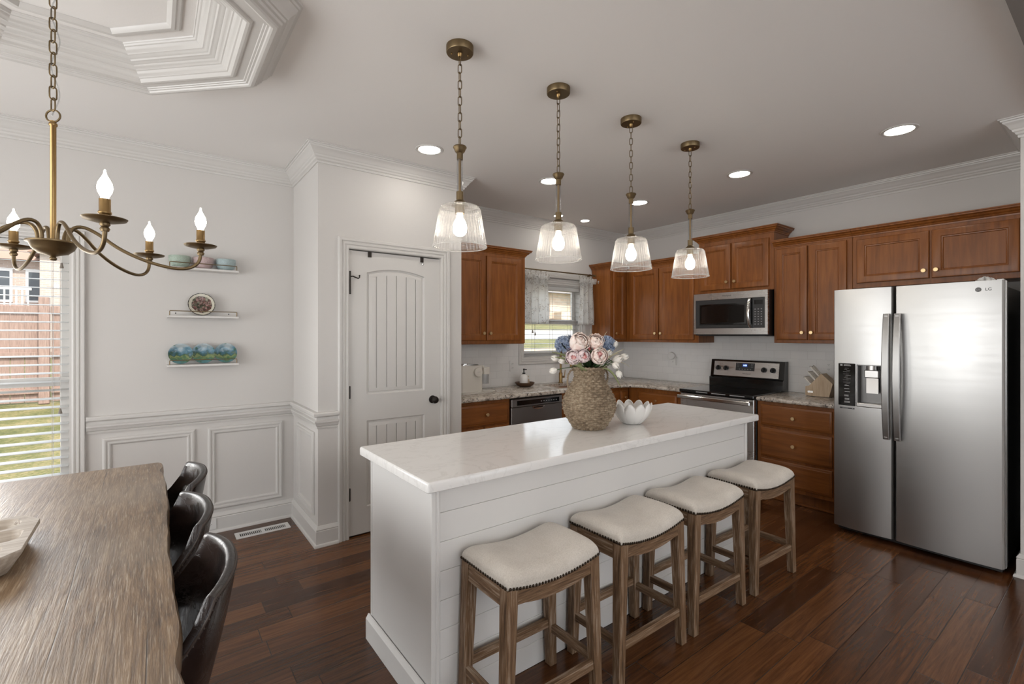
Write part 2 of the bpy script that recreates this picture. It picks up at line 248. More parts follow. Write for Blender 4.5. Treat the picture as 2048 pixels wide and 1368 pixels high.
# ------------------------------------------------------------------ mesh helpers
class MB:
    def __init__(s): s.bm = bmesh.new()
    def add(s, verts, faces):
        vs_ = [s.bm.verts.new(v) for v in verts]
        for f in faces:
            try: s.bm.faces.new([vs_[i] for i in f])
            except ValueError: pass
        return s
    def box(s, x0, x1, y0, y1, z0, z1, bev=0, seg=1):
        if x1 < x0: x0, x1 = x1, x0
        if y1 < y0: y0, y1 = y1, y0
        if z1 < z0: z0, z1 = z1, z0
        b = bmesh.new(); bmesh.ops.create_cube(b, size=1, matrix=Matrix.Translation(((x0 + x1) / 2, (y0 + y1) / 2, (z0 + z1) / 2)) @ Matrix.Diagonal((x1 - x0, y1 - y0, z1 - z0, 1)))
        if bev: bmesh.ops.bevel(b, geom=b.edges[:], offset=min(bev, .49 * min(x1 - x0, y1 - y0, z1 - z0)), segments=seg, profile=.5, affect='EDGES')
        return s.merge(b)
    def merge(s, b, mtx=None):
        b.verts.index_update(); s.add([(mtx @ v.co if mtx else v.co.copy()) for v in b.verts], [[v.index for v in f.verts] for f in b.faces]); b.free(); return s
    def obox(s, p0, p1, wx, wy, bev=0, up=(0, 0, 1), wx1=None, wy1=None):
        """bar of rectangular section from p0 to p1"""
        p0, p1 = Vector(p0), Vector(p1); d = (p1 - p0).normalized(); u = Vector(up)
        a = d.cross(u); a = a.normalized() if a.length > 1e-6 else Vector((1, 0, 0)); b_ = a.cross(d)
        wx1 = wx1 or wx; wy1 = wy1 or wy; b = bmesh.new(); vv = []
        for p, ax, ay in ((p0, wx, wy), (p1, wx1, wy1)):
            for q, r in ((-1, -1), (1, -1), (1, 1), (-1, 1)): vv.append(b.verts.new(p + a * ax / 2 * q + b_ * ay / 2 * r))
        for f in ((3, 2, 1, 0), (4, 5, 6, 7), (0, 1, 5, 4), (1, 2, 6, 5), (2, 3, 7, 6), (3, 0, 4, 7)): b.faces.new([vv[i] for i in f])
        if bev: bmesh.ops.bevel(b, geom=b.edges[:], offset=bev, segments=1, affect='EDGES')
        return s.merge(b)
    def frustum(s, sec0, sec1):
        n = len(sec0); return s.add(list(sec0) + list(sec1), [list(range(n))[::-1], list(range(n, 2 * n))] + [[i, (i + 1) % n, n + (i + 1) % n, n + i] for i in range(n)])
    def lathe(s, prof, seg=24, c=(0, 0, 0), mtx=None, mod=None):
        """prof: (r, z) about the z axis; ends with r = 0 close"""
        vs_, fs = [], []; n = len(prof); idx = []
        for i, (r, z) in enumerate(prof):
            if r < 1e-6: idx.append([len(vs_)] * seg); vs_.append((0, 0, z)); continue
            row = []
            for k in range(seg):
                a = 2 * math.pi * k / seg; rr = r * (mod(i, a) if mod else 1); row.append(len(vs_)); vs_.append((rr * math.cos(a), rr * math.sin(a), z))
            idx.append(row)
        for i in range(n - 1):
            for k in range(seg):
                q = [idx[i][k], idx[i][(k + 1) % seg], idx[i + 1][(k + 1) % seg], idx[i + 1][k]]; u = []
                for t in q:
                    if t not in u: u.append(t)
                if len(u) > 2: fs.append(u)
        T = mtx if mtx else Matrix.Translation(c)
        if mtx: T = Matrix.Translation(c) @ mtx
        return s.add([T @ Vector(v) for v in vs_], fs)
    def cyl(s, c, r, h, seg=20, axis='z', r2=None):
        mt = {'z': Matrix(), 'x': Matrix.Rotation(R(90), 4, 'Y'), 'y': Matrix.Rotation(R(-90), 4, 'X')}[axis]
        return s.lathe([(0, 0), (r, 0), (r2 if r2 is not None else r, h), (0, h)], seg, c, mt)
    def ball(s, c, r, seg=12, sz=1, mtx=None):
        return s.lathe([(max(0, r * math.sin(math.pi * i / 8)) if 0 < i < 8 else 0, -sz * r * math.cos(math.pi * i / 8)) for i in range(9)], seg, c, mtx)
    def tube(s, pts, r, seg=8, closed=False, cap=True):
        pts = [Vector(p) for p in pts]; n = len(pts); vs_, fs = [], []; pa = None
        for i, p in enumerate(pts):
            t = (pts[(i + 1) % n] - pts[i - 1]) if closed else (pts[min(i + 1, n - 1)] - pts[max(i - 1, 0)])
            t = t.normalized() if t.length > 1e-9 else Vector((0, 0, 1))
            if pa is None: a = t.orthogonal().normalized()
            else: a = (pa - t * pa.dot(t)); a = a.normalized() if a.length > 1e-6 else t.orthogonal().normalized()
            pa = a; b = t.cross(a); rr = r[i] if isinstance(r, (list, tuple)) else r
            for k in range(seg): an = 2 * math.pi * k / seg; vs_.append(p + a * (rr * math.cos(an)) + b * (rr * math.sin(an)))
        for i in range(n if closed else n - 1):
            j = (i + 1) % n
            for k in range(seg): fs.append([i * seg + k, i * seg + (k + 1) % seg, j * seg + (k + 1) % seg, j * seg + k])
        if cap and not closed: fs += [list(range(seg))[::-1], [(n - 1) * seg + k for k in range(seg)]]
        return s.add(vs_, fs)
    def sweep(s, loop, prof, mapf, closed=True, cap=False, ends=True):
        """profile (offset to the left of travel, depth) swept along a 2-D loop with mitred corners"""
        n = len(loop); P = [Vector(p) for p in loop]; rows = []
        for i in range(n):
            def nrm(a, b): d = (b - a).normalized(); return Vector((-d.y, d.x))
            if closed: n0, n1 = nrm(P[i - 1], P[i]), nrm(P[i], P[(i + 1) % n])
            else: n0 = nrm(P[max(i - 1, 0)], P[max(i, 1)]) if i > 0 else nrm(P[0], P[1]); n1 = nrm(P[i], P[i + 1]) if i < n - 1 else n0
            m_ = (n0 + n1); m_ = m_ / max(.2, m_.dot(n0)) if m_.length > 1e-6 else n0
            rows.append([mapf(P[i].x + m_.x * o, P[i].y + m_.y * o, d) for o, d in prof])
        k = len(prof); vs_ = [v for r_ in rows for v in r_]; fs = []
        for i in range(n if closed else n - 1):
            j = (i + 1) % n
            for q in range(k - 1): fs.append([i * k + q, j * k + q, j * k + q + 1, i * k + q + 1])
        if cap: fs.append([i * k + k - 1 for i in range(n)])
        if cap == 2: fs.append([i * k for i in range(n)][::-1])
        if not closed and ends: fs += [list(range(k)), [(n - 1) * k + q for q in range(k)][::-1]]
        return s.add(vs_, fs)
    def prism(s, poly, a0, a1, mapf):
        n = len(poly); return s.add([mapf(x, y, a0) for x, y in poly] + [mapf(x, y, a1) for x, y in poly], [list(range(n))[::-1], list(range(n, 2 * n))] + [[i, (i + 1) % n, n + (i + 1) % n, n + i] for i in range(n)])
    def holed(s, outer, holes, mapf, d, d2=None):
        """flat plate with holes; with d2 it is a slab"""
        b = bmesh.new(); es = []
        for lp in [outer] + holes:
            vv = [b.verts.new((x, y, 0)) for x, y in lp]
            es += [b.edges.new((vv[i], vv[(i + 1) % len(vv)])) for i in range(len(vv))]
        bmesh.ops.triangle_fill(b, use_beauty=True, use_dissolve=False, edges=es)
        if d2 is not None:
            r = bmesh.ops.extrude_face_region(b, geom=b.faces[:]); 
            for v in r['geom']:
                if isinstance(v, bmesh.types.BMVert): v.co.z = 1
        for v in b.verts: v.co = Vector(mapf(v.co.x, v.co.y, d if v.co.z < .5 else d2))
        return s.merge(b)
    def grid(s, nu, nv, fn, closeu=False):
        vs_ = [fn(i / (nu if closeu else nu - 1), j / (nv - 1)) for i in range(nu) for j in range(nv)]
        fs = [[i * nv + j, ((i + 1) % nu) * nv + j, ((i + 1) % nu) * nv + j + 1, i * nv + j + 1] for i in range(nu if closeu else nu - 1) for j in range(nv - 1)]
        return s.add(vs_, fs)
def origin(o):
    p = Vector((0, 0, 0)) if not o else Vector(o.get('_org', (0, 0, 0))); return p
ORG = {}
def obj(name, mb, m, parent=None, smooth=35, at=None, solid=None, label=None):
    """one mesh object; mesh given in the space of its thing's base (world for static things)"""
    me = bpy.data.meshes.new(name); bmesh.ops.remove_doubles(mb.bm, verts=mb.bm.verts[:], dist=1e-6); bmesh.ops.recalc_face_normals(mb.bm, faces=mb.bm.faces[:])
    off = ORG.get(parent.name, Vector()) if parent else (Vector(at) if at else Vector())
    if off.length: bmesh.ops.translate(mb.bm, verts=mb.bm.verts[:], vec=-off)
    mb.bm.to_mesh(me); mb.bm.free(); me.materials.append(M[m] if isinstance(m, str) else m)
    if smooth: me.shade_smooth(); me.set_sharp_from_angle(angle=R(smooth))
    o = bpy.data.objects.new(name, me); col.objects.link(o)
    if parent: o.parent = parent
    elif at: o.location = at
    ORG[o.name] = off
    if label: o['label'] = label
    if solid: md = o.modifiers.new('thickness', 'SOLIDIFY'); md.thickness = solid; md.offset = 0
    return o
def tag(o, label, cat, group=None, kind=None):
    if label: o['label'] = label
    if cat: o['category'] = cat
    if group: o['group'] = group
    if kind: o['kind'] = kind
    return o
def thing(name, label, cat, loc=(0, 0, 0), group=None):
    o = bpy.data.objects.new(name, None); col.objects.link(o); o.empty_display_size = .05; o.location = loc; ORG[o.name] = Vector(loc)
    return tag(o, label, cat, group)
def struct(name, mb, m, parent=None, smooth=35, label=None):
    o = obj(name, mb, m, parent, smooth)
    if not parent: o['kind'] = 'structure'
    if label: o['label'] = label
    return o
def dup(root, loc, rotz=0, label=None):
    r = root.copy(); col.objects.link(r); r.location = loc; r.rotation_euler = (0, 0, rotz)
    if label: r['label'] = label
    for ch in list(root.children):
        c = ch.copy(); col.objects.link(c); c.parent = r
        for g_ in ch.children: d = g_.copy(); col.objects.link(d); d.parent = c
    return r
def text(name, s, size, loc, rot, m, parent, ext=.0006, align='CENTER'):
    c = bpy.data.curves.new(name, 'FONT'); c.body = s; c.size = size; c.extrude = ext; c.align_x = align; c.align_y = 'CENTER'
    tmp = bpy.data.objects.new(name, c); col.objects.link(tmp); bpy.context.view_layer.update()
    me = bpy.data.meshes.new_from_object(tmp.evaluated_get(bpy.context.evaluated_depsgraph_get())); bpy.data.objects.remove(tmp); me.materials.clear(); me.materials.append(M[m])
    o = bpy.data.objects.new(name, me); col.objects.link(o); o.parent = parent; o.location = Vector(loc) - ORG.get(parent.name, Vector()); o.rotation_euler = rot; ORG[o.name] = Vector(loc); return o
FX = lambda x0: (lambda a, b, d: (x0 - d, a, b))      # plane facing -X : a = y, b = z
FY = lambda y0: (lambda a, b, d: (a, y0 - d, b))      # plane facing -Y : a = x, b = z
def rect(a0, a1, b0, b1): return [(a0, b0), (a1, b0), (a1, b1), (a0, b1)]
def arc(cx, cy, r, a0, a1, n): return [(cx + r * math.cos(R(a0 + (a1 - a0) * i / n)), cy + r * math.sin(R(a0 + (a1 - a0) * i / n))) for i in range(n + 1)]
XY = lambda x, y, d: (x, y, d)

# ================================================================== SETTING
ZC, YB, XR, XJ, YD, XP = 2.74, 4.10, 4.93, .902, 3.392, 2.037       # ceiling, back wall, right wall, jog, door wall, pantry side
W1 = (-1.62, -.408, .42, 2.043); W2 = (3.248, 4.137, 1.19, 2.023)
DO = (1.112, 1.843, 0.0, 2.058)
f = struct('floor', MB().box(-2.82, 5.05, -3.12, 4.22, -.06, 0), 'floor')
struct('ceiling', MB().box(-2.82, 5.05, -3.12, 4.22, ZC, ZC + .1), 'ceil')
struct('wall_back', MB().holed(rect(-2.82, 5.05, 0, ZC), [rect(*W1), rect(*W2)], FY(YB), 0, -.12), 'wall')
struct('wall_right', MB().box(XR, XR + .12, .30, YB, 0, ZC), 'wall')
struct('wall_stub', MB().box(4.14, XR + .12, -.6, .44, 0, ZC), 'wall')
struct('wall_left', MB().holed(rect(-3.12, YB, 0, ZC), [rect(a, b, .45, 2.1) for a, b in WIN_LEFT], lambda a, b, d: (-2.7 - d, a, b), 0, .12), 'wall')
struct('wall_front', MB().holed(rect(-2.82, 5.05, 0, ZC), [rect(-.66, 1.86, .06, 2.14), rect(2.74, 3.86, .55, 2.06)], FY(-3.12), 0, -.12), 'wall')
struct('wall_side', MB().box(XR, XR + .12, -3.12, -.6, 0, ZC), 'wall')
wp = MB()
wp.box(XJ, DO[0], YD, YB - .001, 0, ZC); wp.box(DO[1], XP, YD, YB - .001, 0, ZC); wp.box(DO[0], DO[1], YD, YB - .001, DO[3], ZC); wp.box(DO[0], DO[1], YD + .06, YB - .001, 0, DO[3])
struct('wall_pantry', wp, 'wall')
struct('trim_1', MB().box(1.9, 3.94, -.3, .305, 2.68, ZC - .001), 'header_shade', label='header beam with shade painted in, at the edge of the ceiling')
CROWN = [(0, -.115), (.008, -.115), (.011, -.105), (.009, -.100), (.018, -.094), (.022, -.084), (.030, -.078), (.034, -.067), (.041, -.062), (.047, -.050), (.056, -.038), (.067, -.029), (.070, -.020), (.076, -.018), (.078, -.009), (.086, -.008), (.086, -.0005), (0, -.0005)]
cpath = [(4.14, -.6), (4.14, .44), (XR, .44), (XR, YB), (XP, YB), (XP, YD), (XJ, YD), (XJ, YB), (-2.7, YB), (-2.7, -3.0)]
struct('trim_2', MB().sweep(cpath, [(o - .0005 if o == 0 else o, ZC + z) for o, z in CROWN], XY, closed=False), 'trim', smooth=28, label='white crown moulding round the ceiling')
# chair rail, baseboard
CR = [(0, .806), (.008, .806), (.010, .816), (.006, .820), (.016, .826), (.020, .840), (.026, .848), (.026, .858), (.012, .866), (.012, .884), (.028, .888), (.034, .894), (.034, .910), (.028, .917), (0, .917)]
BB = [(0, 0), (.028, 0), (.028, .008), (.024, .017), (.016, .021), (.016, .105), (.013, .110), (.017, .116), (.013, .124), (.008, .132), (.004, .140), (0, .140)]
rail = [(1.034, YD), (XJ, YD), (XJ, YB), (-.340, YB)]
struct('trim_3', MB().sweep(rail, CR, XY, closed=False), 'trim', smooth=28, label='white chair rail')
struct('baseboard_back', MB().sweep(rail, BB, XY, closed=False), 'trim', smooth=28)
struct('baseboard_left', MB().sweep([(-.345, YB), (-2.7, YB), (-2.7, -3.0)], BB, XY, closed=False), 'trim', smooth=28)
struct('baseboard_right', MB().sweep([(4.14, -.6), (4.14, .44), (4.6, .44)], BB, XY, closed=False), 'trim', smooth=28)
# picture-frame wainscot panels
FR = [(0, 0), (0, .008), (.004, .014), (.012, .018), (.020, .016), (.024, .010), (.032, .010), (.036, .014), (.042, .012), (.048, .005), (.050, 0)]
k = 4
for a0, a1, b0, b1, mp in [(.32, .821, .168, .77, FY(YB)), (-.262, .246, .168, .77, FY(YB))]:
    struct('trim_%d' % k, MB().sweep(rect(a0, a1, b0, b1), FR, mp), 'trim', smooth=28); k += 1
struct('trim_%d' % k, MB().sweep(rect(3.47, 3.936, .192, .77), FR, FX(XJ)), 'trim', smooth=28); k += 1
# octagonal moulded frame on the dining ceiling
OC = Vector((-.276, 2.300))
def octa(r): h = r * math.tan(R(22.5)); return [(OC.x + r, OC.y - h), (OC.x + r, OC.y + h), (OC.x + h, OC.y + r), (OC.x - h, OC.y + r), (OC.x - r, OC.y + h), (OC.x - r, OC.y - h), (OC.x - h, OC.y - r), (OC.x + h, OC.y - r)]
OP = [(0, -.0005), (0, -.008), (.009, -.010), (.011, -.020), (.017, -.022), (.024, -.036), (.036, -.046), (.046, -.056), (.050, -.066), (.057, -.068), (.060, -.078), (.068, -.082), (.072, -.092), (.082, -.096), (.086, -.104),
      (.100, -.107), (.108, -.104), (.112, -.098), (.120, -.098), (.122, -.094), (.130, -.094), (.132, -.090), (.164, -.090), (.168, -.096), (.176, -.099), (.186, -.098), (.192, -.092)]
for q in range(1, 27):
    t_ = q / 26; OP.append((.192 + .138 * t_, -.092 + .086 * (t_ + .06 * math.sin(2 * math.pi * t_)) + .0011 * math.sin(q * 2.45) + .0009 * math.sin(q * 1.1 + 1)))
OP += [(.333, -.006), (.336, -.0005)]
OP = [(o, z) for o, z in OP]
struct('trim_%d' % k, MB().sweep(octa(.750), [(o, ZC + z) for o, z in OP], XY), 'trim', smooth=25, label='octagonal white moulded frame on the ceiling over the table'); k += 1
struct('trim_%d' % k, MB().sweep(octa(.372), [(0, ZC - .0005), (0, ZC - .006), (.006, ZC - .010), (.016, ZC - .011), (.022, ZC - .015), (.034, ZC - .016), (.042, ZC - .010), (.05, ZC - .0005)], XY), 'trim', smooth=25, label='thin octagonal panel moulding inside the ceiling frame'); k += 1

# ---- windows
CAS = [(0, 0), (0, .012), (-.006, .016), (-.014, .016), (-.017, .012), (-.022, .012), (-.025, .018), (-.034, .020), (-.037, .014), (-.042, .014), (-.046, .022), (-.060, .024), (-.064, .020), (-.066, 0)]
def window(name, W, zr, mull=None):
    x0, x1, z0, z1 = W
    root = struct(name, MB().sweep(rect(x0 + .001, x1 - .001, z0 + .001, z1 - .001), [(0, .0), (.012, 0), (.012, -.118), (0, -.118)], FY(YB)), 'trim', smooth=28)
    if name == 'window_1': cs = [(o * 1.0, d) for o, d in CAS]
    else: cs = [(o * 1.08, d) for o, d in CAS]
    obj('casing', MB().sweep(rect(x0, x1, z0, z1), cs, FY(YB), cap=False), 'trim', root, smooth=28)
    fx = [x0 + .012] + ([mull] if mull else []) + [x1 - .012]
    for a, b in zip(fx[:-1], fx[1:]):
        up = MB(); a_, b_ = a + .004, b - .004
        for (p0, p1, q0, q1) in ((a_, a_ + .045, zr, z1 - .014), (b_ - .045, b_, zr, z1 - .014), (a_ + .0452, b_ - .0452, zr, zr + .05), (a_ + .0452, b_ - .0452, z1 - .06, z1 - .014)): up.box(p0, p1, 4.184, 4.212, q0, q1, .003)
        s = obj('upper_sash', up, 'trim', root); obj('pane', MB().box(a_ + .03, b_ - .03, 4.196, 4.199, zr + .03, z1 - .04), 'glass', s)
        lo = MB()
        for (p0, p1, q0, q1) in ((a_, a_ + .045, z0 + .014, zr + .055), (b_ - .045, b_, z0 + .014, zr + .055), (a_ + .0452, b_ - .0452, zr - .002, zr + .055), (a_ + .0452, b_ - .0452, z0 + .014, z0 + .075)): lo.box(p0, p1, 4.163, 4.183, q0, q1, .003)
        s = obj('lower_sash', lo, 'trim', root); obj('pane', MB().box(a_ + .03, b_ - .03, 4.172, 4.175, z0 + .05, zr + .02), 'glass', s)
    return root
window('window_1', W1, 1.123, -1.02); window('window_2', W2, 1.572)
struct('trim_%d' % k, MB().box(3.14, 4.235, 4.04, YB - .001, 2.098, 2.13, .004).box(3.16, 4.22, 4.06, YB - .001, 2.13, 2.165, .006), 'trim', label='moulded head of the kitchen window'); k += 1
def winleft(i, a, b):
    root = struct('window_%d' % i, MB().sweep([(a, .45), (b, .45), (b, 2.1), (a, 2.1)], [(0, 0), (.03, 0), (.03, .1), (0, .1)], lambda p, q, d: (-2.7 - d, p, q)), 'trim')
    obj('casing', MB().sweep([(a, .45), (b, .45), (b, 2.1), (a, 2.1)], [(0, 0), (0, .018), (-.07, .022), (-.07, 0)], lambda p, q, d: (-2.7 + d, p, q)), 'trim', root)
    return root
for i, (a, b) in enumerate(WIN_LEFT): winleft(3 + i, a, b)

# ---- pantry door
d = struct('door_1', MB().box(DO[0] + .004, DO[1] - .004, 3.412, 3.446, .012, DO[3] - .008), 'trim')
archz = lambda x, base=1.900, h=.036: base + h * (1 - ((x - 1.475) / .231) ** 2)
def up_loop(i): 
    n = 14; xs = [1.706 - i - (.462 - 2 * i) * q / n for q in range(n + 1)]
    return [(1.244 + i, 1.012 + i), (1.706 - i, 1.012 + i)] + [(x, archz(x) - i) for x in xs]
lowl = rect(1.244, 1.706, .20, .822)
face = MB().holed(rect(DO[0] + .004, DO[1] - .004, .012, DO[3] - .008), [up_loop(0), lowl], FY(3.400), 0)
face.sweep(rect(DO[0] + .004, DO[1] - .004, .012, DO[3] - .008), [(0, 0), (0, -.012)], FY(3.400))
obj('stile_face', face, 'trim', d, 0)
for lp in (up_loop(0), lowl):
    obj('panel_moulding', MB().sweep(lp, [(0, 0), (.006, -.009), (.016, -.012), (.020, -.008), (.040, -.0035), (.044, -.0035)], FY(3.400)), 'trim', d, 25)
pb = MB(); xs = [1.288 + i * (.374 / 5) for i in range(6)]
edges = [1.288, 1.318, 1.397, 1.475, 1.553, 1.632, 1.662]
for a, b in zip(edges[:-1], edges[1:]):
    a2, b2 = a + (.0025 if a > 1.29 else 0), b - (.0025 if b < 1.66 else 0)
    pb.prism([(a2, 1.056), (b2, 1.056), (b2, archz(b2) - .044), ((a2 + b2) / 2, archz((a2 + b2) / 2) - .044), (a2, archz(a2) - .044)], -.0035, -.010, FY(3.400))
    pb.prism(rect(a2, b2, .244, .778), -.0035, -.010, FY(3.400))
obj('bead_board_panels', pb, 'trim', d)
cas = MB().sweep([(DO[1] + .001, 0), (DO[1] + .001, DO[3]), (DO[0] - .001, DO[3]), (DO[0] - .001, 0)], [(o * 1.17 - .001, dd) for o, dd in CAS], FY(YD), closed=False)
obj('casing', cas, 'trim', d, 28)
obj('jamb', MB().box(DO[0], DO[0] + .003, 3.396, 3.44, 0, DO[3]).box(DO[1] - .003, DO[1], 3.396, 3.44, 0, DO[3]), 'trim', d)
for z in (1.80, 1.037, .31): obj('hinge', MB().cyl((DO[0] + .004, 3.391, z - .045), .006, .09, 10).box(DO[0] + .001, DO[0] + .012, 3.3925, 3.3995, z - .044, z + .044), 'bronze', d, label='dark bronze hinge')
obj('door_knob', MB().lathe([(0, 0), (.031, 0), (.031, .005), (.012, .009), (.011, .026), (.024, .034), (.029, .046), (.026, .058), (.014, .064), (0, .065)], 24, (1.775, 3.400, .935), Matrix.Rotation(R(90), 4, 'X')), 'bronze', d, label='dark bronze knob')
t = tag(obj('hinge_hook', MB().tube([(1.119, 3.385, 1.86), (1.135, 3.372, 1.862), (1.155, 3.365, 1.853), (1.17, 3.363, 1.848), (1.178, 3.362, 1.855), (1.178, 3.362, 1.865)], .0045, 8).box(1.113, 1.124, 3.380, 3.3895, 1.735, 1.90, .002).ball((1.178, 3.362, 1.868), .006), 'bronze', at=(1.119, 3.385, 1.735)), 'black iron coat hook fixed at the top hinge of the white pantry door', 'hook')
for x, lab in ((1.265, 'plain black bracket over the top of the pantry door, nearest the hinges'), (1.682, 'black bracket with clear hook over the top of the pantry door, nearest the knob side')):
    o = tag(obj('over_door_hook', MB().box(x - .013, x + .013, 3.3925, 3.3985, 2.012, 2.052, .001), 'bronze', at=(x, 3.395, 2.012)), lab, 'hook', 'hooks over the pantry door')
    if x > 1.5: obj('clear_hook', MB().tube([(x, 3.392, 2.012), (x, 3.386, 1.995), (x, 3.380, 1.988), (x, 3.372, 1.992), (x, 3.37, 2.0)], .004, 8), 'clear', o); ORG[o.name] = Vector((x, 3.395, 2.012))
# ---- tiled splash-backs (part of the setting)
struct('wall_tiles_back', MB().box(2.045, 3.176, 4.092, 4.0995, .9005, 1.372).box(3.176, 4.209, 4.092, 4.0995, .9005, 1.117).box(4.209, 4.921, 4.092, 4.0995, .9005, 1.372), 'tilex')
struct('wall_tiles_right', MB().box(4.922, 4.9295, 1.40, 4.099, .9005, 1.372).box(4.922, 4.9295, 2.06, 2.84, 1.372, 1.44), 'tiley')

# ================================================================== OUTDOORS
def ground(name, pts, m, label, cat):
    o = obj(name, MB().add(pts, [[0, 1, 2, 3]]), m, smooth=0); o['kind'] = 'structure'; return o
ground('ground_lawn', [(-16, 4.4, -.35), (2.2, 4.4, -.35), (2.2, 12.2, .24), (-16, 12.2, .24)], 'grass', '', '')
ground('ground_yard_beyond', [(-40, 12.2, .23), (2.2, 12.2, .23), (2.2, 45, 1.2), (-40, 45, 1.2)], 'grass', '', '')
zt = lambda y: .69 + .05 * y * 1.333
for nm, y0, y1, m in [('ground_grass_strip', 4.4, 6.9, 'grass'), ('ground_clay_bed', 6.9, 8.4, 'mulch'), ('ground_front_lawn', 8.4, 11.2, 'grass'), ('ground_road', 11.2, 16.5, 'concrete'), ('ground_far_lawn', 16.5, 60, 'grass')]:
    ground(nm, [(2.3, y0, zt(y0) - .13), (70, y0, zt(y0) - .13), (70, y1, zt(y1) - .13), (2.3, y1, zt(y1) - .13)], m, '', '')
# fence: each bay is a thing, each post a thing
FY_ = 11.9
def bay(x0, x1, label):
    t = thing('garden_fence', label, 'fence', ((x0 + x1) / 2, FY_, .24), 'cedar fence panels')
    b = MB(); n = round((x1 - x0) / .19); wdt = (x1 - x0) / n
    for i in range(n): b.box(x0 + i * wdt + .006, x0 + (i + 1) * wdt - .006, FY_ + .0, FY_ + .02, .25, 1.97 + .0 * i)
    obj('boards', b, 'fence', t)
    for z in (1.84, 1.05, .40): obj('rail', MB().box(x0, x1, FY_ - .045, FY_ - .001, z, z + .12 if z > 1.5 else z + .09, .004), 'fence', t)
    return t
bay(-4.85, -3.2, 'weathered cedar fence panel at the far left of the yard'); bay(-3.06, -1.62, 'cedar fence panel left of the square post beyond the lawn'); bay(-1.46, .4, 'cedar fence panel right of the square post beyond the lawn')
for x, lab in ((-3.13, 'square cedar fence post hidden at the left frame edge'), (-1.54, 'square cedar fence post between the two nearest fence panels')):
    tag(obj('fence_post', MB().box(x - .07, x + .07, FY_ - .13, FY_ - .0, .22, 2.12, .006), 'fence', at=(x, FY_ - .065, .22)), lab, 'post', 'cedar fence posts')
# neighbour's brick house beyond the fence
h = thing('brick_house', 'pink brick house with a raised deck beyond the cedar fence', 'house', (-4.6, 26, .6))
obj('wall', MB().box(-10, -1.0, 26, 34, .6, 4.3), 'brick', h); obj('wall', MB().box(-3.3, -1.2, 24.4, 25.99, .6, 4.5), 'brick', h)
obj('roof', MB().add([(-10.4, 25.6, 4.3), (-.9, 25.6, 4.3), (-3.5, 30, 6.6), (-8, 30, 6.6), (-10.4, 34.4, 4.3), (-.9, 34.4, 4.3)], [[0, 1, 2, 3], [3, 2, 5, 4], [1, 5, 2], [0, 3, 4]]), 'brownroof', h, 0)
obj('roof', MB().add([(-3.6, 24.2, 4.45), (-.9, 24.2, 4.45), (-2.25, 24.2, 5.5), (-3.6, 28, 4.45), (-.9, 28, 4.45), (-2.25, 28, 5.5)], [[0, 1, 2], [0, 2, 5, 3], [1, 4, 5, 2]]), 'brownroof', h, 0)
for x in (-7.2, -5.2, -3.9): 
    wv = obj('window', MB().sweep(rect(x, x + .95, 2.7, 3.95), [(0, 0), (0, .05), (.08, .05), (.08, 0)], FY(26 if x < -3.95 or True else 26)), 'whitewood', h); obj('pane', MB().box(x + .05, x + .9, 25.97, 25.995, 2.75, 3.9), 'pane', wv)
obj('deck', MB().box(-9.5, -3.4, 23.6, 25.9, 2.0, 2.16).box(-9.5, -3.4, 23.55, 23.6, .8, 2.16), 'fence', h)
rl = MB().box(-9.5, -3.4, 23.58, 23.64, 3.02, 3.10).box(-9.5, -3.4, 23.58, 23.64, 2.22, 2.28)
for i in range(42): rl.box(-9.45 + i * .145, -9.41 + i * .145, 23.59, 23.63, 2.28, 3.02)
obj('railing', rl, 'whitewood', h)
# house across the street, seen through the kitchen window
h = thing('stone_house', 'tan stone house with grey roof across the street from the kitchen window', 'house', (27, 31, 2.4))
obj('wall', MB().box(22, 31.2, 31, 38, 2.3, 5.1), 'stone', h); obj('roof', MB().add([(21.4, 30.2, 5.05), (31.9, 30.2, 5.05), (31.9, 34.5, 7.8), (21.4, 34.5, 7.8), (21.4, 38.8, 5.05), (31.9, 38.8, 5.05)], [[0, 1, 2, 3], [3, 2, 5, 4], [0, 3, 4], [1, 5, 2]]), 'roof', h, 0)
obj('garage_door', MB().box(23.2, 27.2, 30.93, 30.99, 2.35, 3.3, .02), 'grey', h); obj('pillar', MB().box(27.6, 28.7, 29.6, 30.6, 2.0, 3.4, .03), 'stone', h)
tag(obj('arborvitae', MB().lathe([(0, 0), (.5, .1), (.62, .7), (.5, 1.7), (.25, 2.6), (0, 3.1)], 14, (30.3, 29.6, 2.3), mod=lambda i, a: 1 + .12 * math.sin(a * 5 + i * 2)), 'evergreen', at=(30.3, 29.6, 2.3)), 'tall green arborvitae beside the tan stone house', 'shrub')

